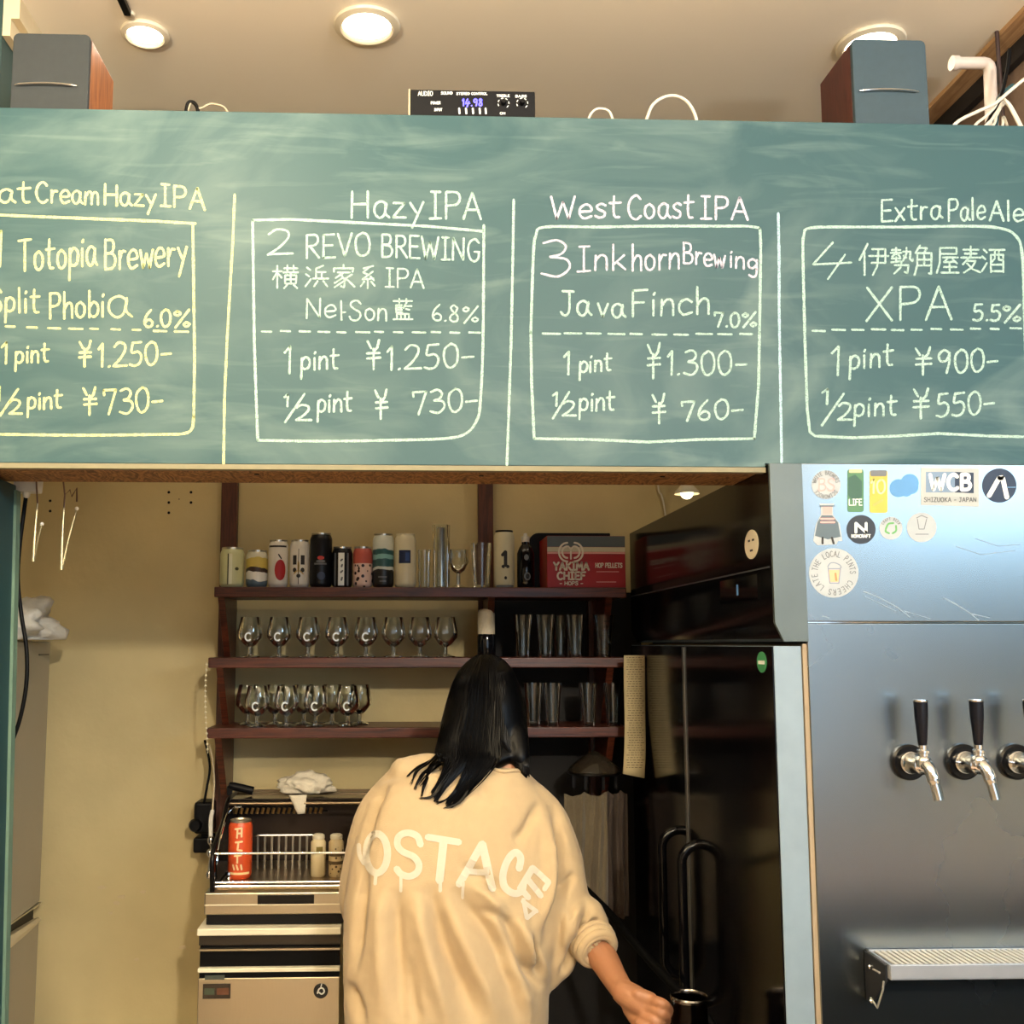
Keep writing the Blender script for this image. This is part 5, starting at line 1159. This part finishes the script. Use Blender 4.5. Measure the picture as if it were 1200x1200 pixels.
def towel(px0, px1, py0, py1, y, label, m, ph):
    a, b = P(px0, py0, y), P(px1, py0, y); z1_, z0_ = a.z, P(px0, py1, y).z
    return sheet('towel', label, 'towel', lambda u, v: (a.x+(b.x-a.x)*(u+.03*math.sin(7*v+ph)*(1 if 0 < u < 1 else 0)), y+.016*math.sin(u*13+ph)*min(1, .25+v)+.006*math.sin(u*29+v*3), z1_-(z1_-z0_)*v-.012*abs(math.sin(u*6+ph))*(1-v)), 30, 16, m)
towel(661, 711, 928, 1105, 3.02, 'grey-brown cloth hanging from the pinch hanger, left one', TOW, .4)
towel(705, 735, 926, 1075, 3.06, 'narrow darker cloth hanging from the hanger, right one', mat('towel_dark', '#4b3f36', .9, 0, .1, 12, bump=.4, bscale=250), 2.0)
# lamp on the wall top right of the hatch opening
c = P(805, 579, 3.1); sl = thing('clip_lamp', 'small lit reflector lamp high above the black fridge', 'lamp', (c.x, 3.1, c.z))
MB().lathe(c, [(.038, 0), (.036, .008), (.022, .024), (.012, .034), (.012, .05)], 28, close=False).build('shade', mat('shade_white', '#d8d2bc', .4), sl, smooth=True)
MB().ball(c+Vector((0, 0, .004)), .020, 16).build('bulb', mat('bulb_warm', '#fff2cc', .4, noise=0, emit=5, ecol='#ffedc0'), sl, smooth=True)
MB().tube([c+Vector((0, 0, .048)), c+Vector((0, .05, .08)), c+Vector((0, .169, .09))], .006, 8).build('arm', BLACKP, sl, smooth=True)
MB().tube(catmull([Vector((P(771, 565, 3.25).x, 3.262, 2.35)), P(771, 565, 3.26), P(775, 580, 3.26), P(779, 597, 3.26), P(781, 625, 3.26)], 4), .003, 8).build('cord', WHC, sl, smooth=True)

# ------------------------------------------------------------------ the person behind the counter
def blob(chains, voxel=.008, smooth=4, sub=5, extra=None):
    """union of tapered tubes and ellipsoids -> evaluated mesh (voxel remeshed and smoothed)"""
    mb = MB()
    for ch in chains:
        if ch[0] == 'e': mb.ball(ch[1], 1.0, 20, sc=ch[2]); continue
        pts = [Vector(c[:3]) for c in ch[1]]; rs = [c[3] for c in ch[1]]
        if len(pts) > 2:
            q = [Vector((p.x, p.y, p.z)) for p in pts]; pos = catmull(q, sub); rad = [v.x for v in catmull([Vector((r, 0, 0)) for r in rs], sub)]
        else:
            pos = [pts[0].lerp(pts[1], k/sub) for k in range(sub+1)]; rad = [rs[0]+(rs[1]-rs[0])*k/sub for k in range(sub+1)]
        mb.tube(pos, rad, 16)
        mb.ball(pos[0], rad[0], 12); mb.ball(pos[-1], rad[-1], 12)
    if extra: extra(mb)
    me = bpy.data.meshes.new('tmp'); me.from_pydata([tuple(v) for v in mb.v], [], mb.f)
    o = bpy.data.objects.new('tmp', me); COL.objects.link(o)
    r = o.modifiers.new('r', 'REMESH'); r.mode = 'VOXEL'; r.voxel_size = voxel
    if smooth: s_ = o.modifiers.new('s', 'SMOOTH'); s_.iterations = smooth; s_.factor = .5
    dg = bpy.context.evaluated_depsgraph_get(); ev = o.evaluated_get(dg); out = bpy.data.meshes.new_from_object(ev)
    bpy.data.objects.remove(o); bpy.data.meshes.remove(me); return out
def link_mesh(me, name, m, parent, label=None):
    off = parent.location
    for v in me.vertices: v.co -= off
    me.materials.clear(); me.materials.append(m); me.name = name
    me.polygons.foreach_set('use_smooth', [True]*len(me.polygons)); me.update()
    o = bpy.data.objects.new(name, me); COL.objects.link(o); o.parent = parent
    if label: o['label'] = label
    return o
def Q(px, py, Y, rp): p = P(px, py, Y); return (p.x, p.y, p.z, rp*Y/1200)
hipx = P(525, 1300, 2.40).x
person = thing('person', 'person seen from behind, long black hair, cream sweatshirt, right hand gripping a pitcher', 'person', (hipx, 2.42, 0))
SKIN = mat('skin', '#9a6a4a', .5, 0, .05, 30, bump=.05, bscale=120); SKIN.node_tree.nodes['Principled BSDF'].inputs['Subsurface Weight'].default_value = .08
SKIN.node_tree.nodes['Principled BSDF'].inputs['Subsurface Radius'].default_value = (.01, .004, .002)
# skeleton points
neck = Vector(Q(593, 903, 2.37, 1)[:3]); head = P(569, 832, 2.465)
elR = Q(686, 1096, 2.355, 18); wrR = Q(731, 1163, 2.20, 13)
hx, hy, hz = P(752, 1178, 2.155)
ch = [
 ('t', [(hipx, 2.42, .80, .12), (hipx+.01, 2.42, .95, .115), (hipx+.03, 2.41, 1.08, .11), (P(550, 940, 2.4).x, 2.41, 1.18, .10)]),
 ('t', [(hipx-.07, 2.42, .82, .10), (hipx+.07, 2.42, .82, .10)]),
 ('t', [(P(550, 940, 2.4).x, 2.41, 1.18, .09), (neck.x, neck.y+.02, neck.z-.03, .058), (neck.x-.01, neck.y+.03, neck.z+.03, .050), (head.x+.01, head.y, head.z-.03, .052)]),
 ('e', head+Vector((0, 0, .015)), (.072, .088, .102)), ('e', head+Vector((0, .045, -.045)), (.052, .058, .062)),
 ('e', head+Vector((0, .098, -.030)), (.013, .020, .016)), ('t', [tuple(head+Vector((0, .084, .012)))+(.009,), tuple(head+Vector((0, .108, -.026)))+(.011,)]),
 ('t', [tuple(head+Vector((-.022, .090, -.062)))+(.007,), tuple(head+Vector((0, .100, -.062)))+(.009,), tuple(head+Vector((.022, .090, -.062)))+(.007,)]),
 ('e', head+Vector((-.074, .006, -.010)), (.010, .018, .030)), ('e', head+Vector((.074, .006, -.010)), (.010, .018, .030)),
 # right arm
 ('t', [Q(612, 945, 2.38, 22), Q(648, 1015, 2.375, 19), elR]), ('t', [elR, Q(706, 1122, 2.31, 17), Q(720, 1146, 2.25, 14.5), wrR]),
 # left arm, reaching forward at the counter
 ('t', [Q(468, 935, 2.40, 25), Q(436, 1000, 2.43, 21), Q(432, 1070, 2.47, 19)]), ('t', [Q(432, 1070, 2.47, 19), Q(448, 1085, 2.54, 15), Q(474, 1096, 2.59, 12)]),
 # legs
 ('t', [(hipx-.085, 2.42, .80, .088), (hipx-.09, 2.42, .45, .058), (hipx-.09, 2.44, .28, .052), (hipx-.09, 2.45, .09, .036)]),
 ('t', [(hipx+.085, 2.42, .80, .088), (hipx+.09, 2.42, .45, .058), (hipx+.09, 2.44, .28, .052), (hipx+.09, 2.45, .09, .036)]),
]
# right hand: palm, knuckles and curled fingers around the pitcher handle
W3 = Vector(wrR[:3]); 
def hp(px, py, dy): return P(px, py, 2.20-dy)
ch += [('t', [tuple(W3)+(.026,), tuple(hp(744, 1171, .02))+(.028,), tuple(hp(756, 1179, .030))+(.026,)]),
       ('t', [tuple(hp(742, 1180, .01))+(.024,), tuple(hp(750, 1192, .02))+(.024,)]),
       ('t', [tuple(hp(748, 1166, .035))+(.016,), tuple(hp(763, 1171, .045))+(.014,)])]
fing = [((764, 1172), (776, 1176), (784, 1184), (780, 1191), .0102), ((762, 1181), (775, 1187), (781, 1195), (776, 1201), .0104), ((757, 1190), (770, 1198), (775, 1206), (769, 1211), .0098), ((751, 1199), (762, 1208), (766, 1215), (760, 1219), .0088)]
for a, b, c_, d_, r in fing:
    ch.append(('t', [tuple(hp(a[0]-2, a[1], .048))+(r*1.12,), tuple(hp(b[0], b[1], .068))+(r*1.05,), tuple(hp(c_[0], c_[1], .038))+(r*.95,), tuple(hp(d_[0], d_[1], .016))+(r*.85,)]))
ch.append(('t', [tuple(hp(742, 1178, -.010))+(.017,), tuple(hp(757, 1182, -.022))+(.0135,), tuple(hp(770, 1180, -.018))+(.011,), tuple(hp(779, 1183, .0))+(.0095,)]))
# left hand, five curved fingers in front of the body
lh = Vector(Q(474, 1096, 2.59, 12)[:3])
ch.append(('t', [tuple(lh)+(.024,), tuple(lh+Vector((.02, .06, -.01)))+(.030,)]))
for k in range(4):
    b_ = lh+Vector((-.012+.020*k, .085, .0)); ch.append(('t', [tuple(b_)+(.0095,), tuple(b_+Vector((.004, .030-.003*k, -.008)))+(.009,), tuple(b_+Vector((.008, .045-.003*k, -.028)))+(.008,)]))
ch.append(('t', [tuple(lh+Vector((.035, .035, 0)))+(.012,), tuple(lh+Vector((.062, .058, -.008)))+(.010,), tuple(lh+Vector((.066, .078, -.02)))+(.009,)]))
body = link_mesh(blob(ch, .0034, 2), 'body', SKIN, person)
EW = mat('eye_white', '#e9e4dc', .3); EB = mat('eye_dark', '#22150f', .2)
for sx in (-1, 1):
    e = head+Vector((sx*.030, .080, -.008)); ev_ = MB().ball(e, .0115, 14).build('eye', EW, person, smooth=True); MB().ball(e+Vector((0, .0078, 0)), .0052, 10).build('iris', EB, ev_, smooth=True)
MB().tube([head+Vector((-.018, .106, -.063)), head+Vector((0, .110, -.061)), head+Vector((.018, .106, -.063))], [.002, .0045, .002], 8).build('lips', mat('lips', '#a85a50', .4), person, smooth=True)
# trousers and shoes below the frame
TRM = mat('trousers_black', '#17171a', .85, 0, .1, 30)
tr = [('t', [(hipx-.06, 2.42, .86, .125), (hipx+.06, 2.42, .86, .125)])]
for sx in (-1, 1): tr.append(('t', [(hipx+sx*.085, 2.42, .82, .105), (hipx+sx*.095, 2.42, .45, .082), (hipx+sx*.097, 2.44, .14, .070)]))
link_mesh(blob(tr, .01, 4), 'trousers', TRM, person, 'black trousers')
for sx in (-1, 1):
    sh = blob([('t', [(hipx+sx*.095, 2.42, .045, .042), (hipx+sx*.10, 2.50, .045, .044), (hipx+sx*.105, 2.59, .038, .034)]), ('t', [(hipx+sx*.095, 2.44, .06, .042), (hipx+sx*.095, 2.44, .11, .045)])], .007, 3)
    for v in sh.vertices: v.co.z = max(v.co.z, .001)
    link_mesh(sh, 'shoe', mat('shoe_dark', '#242424', .6), person)
# sweatshirt
def ring(mb, specs, n=48, m=None):
    vs_ = []
    for (py, L, R_, hd, Yc) in specs:
        a, b = P(L, py, Yc), P(R_, py, Yc); cx, hw, z = (a.x+b.x)/2, (b.x-a.x)/2, (a.z+b.z)/2
        for i in range(n):
            t = 2*PI*i/n; c_, s_ = math.cos(t), math.sin(t); e = .82
            vs_.append((cx+hw*math.copysign(abs(c_)**e, c_), Yc+hd*math.copysign(abs(s_)**e, s_), z))
    k = len(specs); fs = [(j*n+i, j*n+(i+1) % n, (j+1)*n+(i+1) % n, (j+1)*n+i)[::-1] for j in range(k-1) for i in range(n)]
    fs += [tuple(range(n)), tuple((k-1)*n+i for i in range(n))[::-1]]
    mb.add(vs_, fs, m)
TORSO = [(897, 574, 606, .046, 2.385), (899, 530, 611, .072, 2.388), (903, 470, 618, .095, 2.392), (914, 445, 626, .112, 2.395), (935, 430, 642, .125, 2.39), (965, 420, 656, .135, 2.385), (1005, 411, 664, .145, 2.38), (1050, 404, 664, .152, 2.375),
         (1100, 402, 652, .156, 2.372), (1150, 402, 642, .158, 2.372), (1200, 404, 641, .158, 2.374), (1270, 408, 642, .155, 2.38), (1340, 416, 636, .15, 2.385)]
sl_ch = [('t', [Q(548, 898, 2.40, 10), Q(505, 898, 2.395, 15), Q(475, 908, 2.39, 20)]), ('t', [Q(470, 925, 2.40, 26), Q(447, 960, 2.40, 30), Q(432, 1010, 2.41, 29), Q(427, 1050, 2.43, 29), Q(430, 1072, 2.46, 26), Q(442, 1084, 2.55, 22)]),
         ('t', [Q(600, 925, 2.385, 26), Q(630, 962, 2.38, 33), Q(648, 1005, 2.375, 33), Q(655, 1050, 2.37, 34), Q(664, 1085, 2.365, 34)]),
         ('t', [Q(664, 1078, 2.365, 34), Q(678, 1080, 2.355, 32), Q(689, 1092, 2.345, 27), Q(696, 1104, 2.325, 19)]),
         ('t', [Q(650, 1090, 2.37, 30), Q(650, 1125, 2.36, 25), Q(643, 1147, 2.355, 13)])]
sw = blob(sl_ch, .0065, 5, extra=lambda mb: ring(mb, TORSO))
# folds: valleys (negative) and ridges (positive) traced over the back, applied along the normal
FOLDS = [([(459, 900), (441, 935), (428, 975), (421, 1020)], -.008, 7), ([(466, 1040), (463, 1080), (467, 1140), (474, 1210)], -.010, 10), ([(450, 1040), (447, 1100), (452, 1210)], .006, 11),
 ([(500, 1035), (511, 1075), (524, 1120), (545, 1165), (562, 1205)], -.012, 10), ([(488, 1045), (497, 1095), (512, 1150), (528, 1210)], .009, 10), ([(530, 1040), (548, 1065), (572, 1095), (596, 1146), (612, 1205)], -.011, 9),
 ([(519, 1050), (542, 1100), (566, 1150), (588, 1205)], .008, 9), ([(583, 1058), (600, 1095), (618, 1135), (637, 1160)], -.016, 7), ([(567, 1050), (590, 1080), (612, 1116), (630, 1150)], .009, 9), ([(606, 1075), (622, 1112), (640, 1150)], .011, 6),
 ([(648, 940), (655, 985), (657, 1030), (648, 1075), (640, 1110)], -.012, 6), ([(640, 950), (646, 1000), (644, 1050), (632, 1090)], .008, 8), ([(633, 935), (618, 970), (601, 985)], -.006, 6), ([(674, 1022), (663, 1040), (655, 1056)], -.008, 4),
 ([(690, 1062), (684, 1085), (681, 1100)], -.009, 4), ([(680, 1055), (673, 1080), (672, 1098)], .006, 5), ([(700, 1075), (692, 1092)], -.006, 4), ([(540, 1010), (565, 1030), (592, 1050)], -.006, 7), ([(550, 1035), (575, 1052), (600, 1078)], .006, 6),
 ([(560, 1064), (580, 1072), (600, 1090)], -.006, 5), ([(405, 1150), (416, 1175), (426, 1205)], -.008, 6), ([(622, 1098), (628, 1122), (636, 1148)], -.022, 3.5), ([(430, 1010), (424, 1050), (419, 1100), (415, 1140)], -.008, 6), ([(560, 915), (570, 930), (590, 935)], -.003, 8),
 ([(690, 1120), (703, 1111), (713, 1098)], -.006, 2.6), ([(684, 1113), (700, 1103), (711, 1091)], -.006, 2.4), ([(480, 1120), (484, 1165), (492, 1208)], -.006, 6), ([(588, 1120), (608, 1150), (622, 1200)], .007, 8), ([(660, 1060), (664, 1090), (660, 1120)], .007, 6), ([(672, 1100), (668, 1125), (655, 1148)], -.009, 4)]
FW = []
for pts, amp, wd in FOLDS:
    w3 = [P(x, y, 2.25) for x, y in pts]; w3 = catmull(w3, 3); FW.append(([(p.x, p.z) for p in w3], amp, wd*2.25/1200))
# project points to the fold plane by the ray from a station straight in front (the fold sits where the cloth is)
def seg_d(px, pz, L):
    best = 9; n = len(L); bt = 0
    for i in range(n-1):
        ax, az = L[i]; bx, bz = L[i+1]; dx, dz = bx-ax, bz-az; t = max(0, min(1, ((px-ax)*dx+(pz-az)*dz)/(dx*dx+dz*dz+1e-12)))
        h_ = math.hypot(px-ax-dx*t, pz-az-dz*t)
        if h_ < best: best = h_; bt = (i+t)/(n-1)
    return best, min(1, 3.2*bt+.05, 3.2*(1-bt)+.05)
from mathutils import noise as NZ
BB = [(min(p[0] for p in L)-3*w_, max(p[0] for p in L)+3*w_, min(p[1] for p in L)-3*w_, max(p[1] for p in L)+3*w_) for L, a, w_ in FW]
nrm = [v.normal.copy() for v in sw.vertices]
for i, v in enumerate(sw.vertices):
    n_ = nrm[i]; k = 2.25/v.co.y; x, z = v.co.x*k, CAM.z+(v.co.z-CAM.z)*k; d = 0
    f_ = max(0, min(1, -n_.y*1.6+.25))
    if f_ > 0:
        for (L, amp, w_), bb in zip(FW, BB):
            if bb[0] < x < bb[1] and bb[2] < z < bb[3]:
                q, tp = seg_d(x, z, L); q /= w_; d += 2.5*amp*tp*math.exp(-q*q)
    d = d*f_ + .0022*NZ.noise(Vector((v.co.x*18, v.co.y*18, v.co.z*9)))+.001*NZ.noise(v.co*55)
    v.co += n_*d
sw.update()
SWM = mat('sweatshirt_cream', '#b49d79', .9, 0, .03, 40, bump=.18, bscale=600, sheen=.15)
bvh_v = [v.co.copy() for v in sw.vertices]; bvh = BVHTree.FromPolygons(bvh_v, [tuple(p.vertices) for p in sw.polygons])
shirt = link_mesh(sw, 'sweatshirt', SWM, person, 'oversized cream sweatshirt with rolled sleeves')
def on_shirt(px, py, lift=.0012):
    h = bvh.ray_cast(CAM, ray(px, py).normalized())
    if h[0] is None: return P(px, py, 2.27)
    return h[0]+h[1].normalized()*lift*(1 if h[1].dot(ray(px, py)) < 0 else -1)
# lettering with drips across the back
LM = mat('shirt_print_white', '#c2b9a6', .7, 0, .04, 80); mb = MB()
def ell(cx, cy, rx, ry, a0=0, a1=360, n=22): return [Vector((cx+rx*math.cos(math.radians(a0+(a1-a0)*i/n)), cy+ry*math.sin(math.radians(a0+(a1-a0)*i/n)), 0)) for i in range(n+1)]
LET = [([ell(442, 1000, 12.5, 23, -95, 265)], 8.5), ([V2('441,1024 440,1036')], 4), ([catmull(V2('421,990 422,1002 427,1012'), 3)], 5),
 ([catmull(V2('493,990 489,980 478,976 468,980 466,990 472,998 485,1004 491,1013 489,1022 480,1027 470,1024 465,1018'), 4)], 8), ([V2('470,1026 470,1044')], 3.6),
 ([V2('501,981 538,987')], 8), ([V2('520,984 515,1032')], 9.5), ([V2('516,1030 516,1044')], 4), ([V2('565,989 538,1036')], 9), ([V2('565,989 577,1042')], 9.5), ([V2('548,1021 571,1022')], 7), ([V2('543,1034 542,1052')], 3.6),
 ([catmull(V2('608,1018 610,1006 605,999 598,1003 592,1014 589,1028 592,1040 602,1047 611,1044 613,1036'), 4)], 8.5),
 ([V2('624,1017 609,1042')], 8), ([V2('624,1017 643,1034'), V2('617,1029 634,1050'), V2('610,1041 619,1052')], 7), ([V2('643,1034 638,1042')], 6),
 ([V2('612,1056 629,1068'), V2('613,1054 617,1076'), V2('617,1076 628,1067')], 5)]
for ss, wd in LET:
    for s in ss: ribbon(mb, s, wd, lambda p: on_shirt(p.x, p.y, .0016), ac=6)
# subdivide the print across its width so it follows the folds
o = mb.build('back_print', LM, shirt, label='white dripping spray letters across the back')
# neckband and cuff
nb = []
for x, y in ((572, 900), (580, 903), (590, 905), (600, 904), (608, 904), (615, 908)): nb.append(on_shirt(x, y, .002))
MB().tube(catmull(nb, 4), .0045, 10).build('neckband', SWM, shirt, smooth=True)
cA, cB = Vector(Q(700, 1113, 2.316, 1)[:3]), Vector(Q(703, 1118, 2.307, 1)[:3]); ax = (cB-cA).normalized()
def oval_ring(c, ax, r, rr, nm, par, m, k=1.0):
    u = ax.orthogonal().normalized(); w_ = ax.cross(u)
    return MB().tube([c+(u*math.cos(t)+w_*math.sin(t))*r for t in [2*PI*i/32 for i in range(33)]], rr, 10).build(nm, m, par, smooth=True)
ax = (Vector(wrR[:3])-Vector(elR[:3])).normalized(); base = Vector(Q(694, 1103, 2.33, 1)[:3])
for k, r, rr in ((0, .0445, .009), (.012, .043, .0095), (.024, .040, .0095), (.027, .034, .008)): oval_ring(base+ax*k, ax, r, rr, 'cuff_roll', shirt, SWM)
# hair: a smooth mass plus many fine tapered strands, locks spilling over the left shoulder
HM = mat('hair_black', '#030304', .36, 0, .1, 40, spec=.12); HM.node_tree.nodes['Principled BSDF'].inputs['Anisotropic'].default_value = .6
HR = [(768, 562, 581, .02, 2.47), (774, 548, 592, .05, 2.465), (786, 537, 602, .080, 2.46), (802, 529, 608, .096, 2.455), (822, 523, 613, .103, 2.45), (845, 517, 617, .105, 2.445), (866, 513, 619, .098, 2.435), (880, 509, 620, .098, 2.42), (889, 509, 606, .100, 2.41), (898, 520, 588, .085, 2.395)]
hm = blob([('t', [Q(604, 862, 2.375, 15), Q(610, 890, 2.345, 11), Q(616, 910, 2.34, 4)]), ('t', [Q(536, 880, 2.37, 10), Q(536, 893, 2.34, 8)])], .006, 3, extra=lambda mb: ring(mb, HR))
hair = link_mesh(hm, 'hair', HM, person, 'long straight black hair')
mb = MB(); rnd = random.Random(3)
def strand(pts, r0, r1, n=5, sub=4):
    c_ = catmull(pts, sub); k = len(c_); mb.tube(c_, [r0+(r1-r0)*(i/(k-1))**2.2 for i in range(k)], n)
def surf(px, py, hwpx, cxpx, hd, Yc, lift): 
    s_ = max(-.98, min(.98, (px-cxpx)/hwpx)); return P(px, py, Yc-hd*math.sqrt(1-s_*s_)-lift)
rows_ = [(776, 22, 570, .05, 2.465), (800, 38, 569, .094, 2.455), (835, 46, 568, .104, 2.448), (868, 53, 565, .100, 2.43)]
for i in range(330):
    s_ = rnd.uniform(-1, 1); pts = [P(570+rnd.uniform(-5, 5)+s_*6, 769+rnd.uniform(-1, 2), 2.44)]
    for py, hw, cx, hd, Yc in rows_: pts.append(surf(cx+s_*hw*.985, py, hw, cx, hd, Yc, .002+rnd.uniform(0, .004)))
    if s_ < .42:
        u = (s_+1)/1.42; x1_ = 514+u*72+rnd.uniform(-2, 2); pts.append(P(x1_, 889, 2.305+.02*abs(u-.5)))
        lock = rnd.choice([(493, 921, .0), (497, 905, .1), (505, 927, .25), (508, 939, .35), (515, 930, .45), (527, 947, .75), (524, 945, .8), (535, 940, .8), (545, 930, .9), (553, 917, 1), (520, 944, .6), (532, 944, .85)] if u < .95 else [(556, 915, 1), (548, 932, 1)])
        best = min([(493, 921, 0), (500, 910, .08), (507, 932, .22), (510, 939, .38), (524, 945, .62), (530, 946, .74), (540, 938, .86), (552, 918, 1)], key=lambda L: abs(L[2]-u)+rnd.uniform(0, .16))
        ex, ey = best[0]+rnd.uniform(-2, 2), best[1]+rnd.uniform(-5, 2)
        mx_, my_ = (x1_*.5+ex*.5)+rnd.uniform(-1, 1)+4, 889+(ey-889)*.5
        m3 = on_shirt(mx_, my_, .013); e3 = on_shirt(ex, ey, .0055); pts += [m3, e3]
        strand(pts, .0030, .0006)
    else:
        u = (s_-.42)/.58; pts.append(P(600+u*20, 888+u*4, 2.335-.01*u)); pts.append(P(603+u*18, 896+u*16+rnd.uniform(-3, 0), 2.322)); strand(pts, .0030, .0007)
o = mb.build('hair_strands', HM, hair, smooth=True); o['kind'] = 'stuff'
# loose curved locks on the shirt
mb = MB()
for a, b, c_, e in (((512, 884), (500, 897), (489, 908), (482, 921)), ((514, 886), (503, 900), (494, 913), (487, 926)), ((520, 888), (508, 903), (499, 918), (494, 935)), ((530, 895), (520, 918), (507, 934), (492, 937)), ((545, 905), (536, 925), (524, 938), (511, 942)), ((556, 900), (550, 925), (538, 942), (520, 947)), ((516, 884), (502, 894), (488, 903), (478, 912)), ((540, 900), (524, 918), (514, 930), (512, 941))):
    for k in range(5):
        j = lambda q: (q[0]+rnd.uniform(-1.6, 1.6), q[1]+rnd.uniform(-1.2, 1.2)); strand([P(a[0], a[1], 2.31)]+[on_shirt(*j(q), lift=.008) for q in (b, c_)]+[on_shirt(*j(e), lift=.0045)], .0024, .0004)
o = mb.build('loose_lock', HM, hair, smooth=True); o['kind'] = 'stuff'

# ------------------------------------------------------------------ pitcher in the hand
c = P(808, 1180, 2.165); zp = P(808, 1168, 2.165).z
pit = thing('steel_pitcher', 'dark steel pitcher with bright rim gripped by the person\'s right hand', 'pitcher', (c.x, 2.165, zp-.19))
PM = mat('pitcher_steel', '#211e1d', .22, 1, 0); rp = .037
MB().lathe((c.x, 2.165, zp), [(0, -.19), (rp, -.19), (rp*1.02, -.1), (rp*.96, -.004), (rp*.93, -.004), (rp*.97, -.1), (rp*.95, -.185), (0, -.185)], 36, close=False).build('body', PM, pit, smooth=True)
MB().lathe((c.x, 2.165, zp), [(rp*.95, -.006), (rp*1.04, -.005), (rp*1.06, 0), (rp*1.0, .003), (rp*.94, 0), (rp*.95, -.006)], 36, close=False).build('rim', mat('rim_steel', '#77726e', .2, 1, 0), pit, smooth=True)
MB().tube(catmull([(c.x-rp*1.0, 2.165, zp-.014), (c.x-rp-.028, 2.150, zp-.014), (c.x-rp-.036, 2.146, zp-.045), (c.x-rp-.030, 2.150, zp-.11), (c.x-rp*.98, 2.165, zp-.13)], 5), .0055, 10).build('handle', CHROME, pit, smooth=True)
# counter the pitcher rests on, low in front of the fridge
UCM = mat('undercounter_dark', '#241f1c', .35, .5)
uc = thing('low_counter', 'dark low counter along the fridge below the hand', 'counter', (.50, 2.12, 0))
zc_ = zp-.19
MB().box(.40, XF0-.05, 1.98, 2.26, zc_-.03, zc_-.0005).build('worktop', UCM, uc, bevel=.003)
MB().box(.42, XF0-.06, 2.0, 2.24, .0, zc_-.0305).build('cabinet', mat('cabinet_dark', '#17130f', .5), uc)
# black strap running diagonally in front of the fridge doors
cable_thing('black_hose', 'thick black hose running diagonally down before the fridge doors', [P(600, 1000, 2.93), P(660, 1022, 2.88), P(706, 1062, 2.74), P(735, 1095, 2.58), P(770, 1135, 2.45), P(805, 1172, 2.33), P(836, 1206, 2.25), Vector((.625, 2.232, zc_+.012))], .011, mat('hose_black', '#030303', .6, spec=.1), 'hose')

# bar counter on the customer side: below the frame, seen only as a reflection in the steel
bc = thing('bar_counter', 'wooden-topped dark bar counter below the frame, mirrored in the steel panel', 'counter', (1.8, 1.1, 0))
MB().box(.42, 3.3, .90, 1.34, .94, .975).build('worktop', wood_mat('bar_top_wood', '#8a6440', '#b58a5c', (1.2, 12, 12), .45), bc, bevel=.004)
MB().box(.46, 3.25, .98, 1.30, 0, .9395).build('front', mat('bar_front_dark', '#161a20', .6), bc)
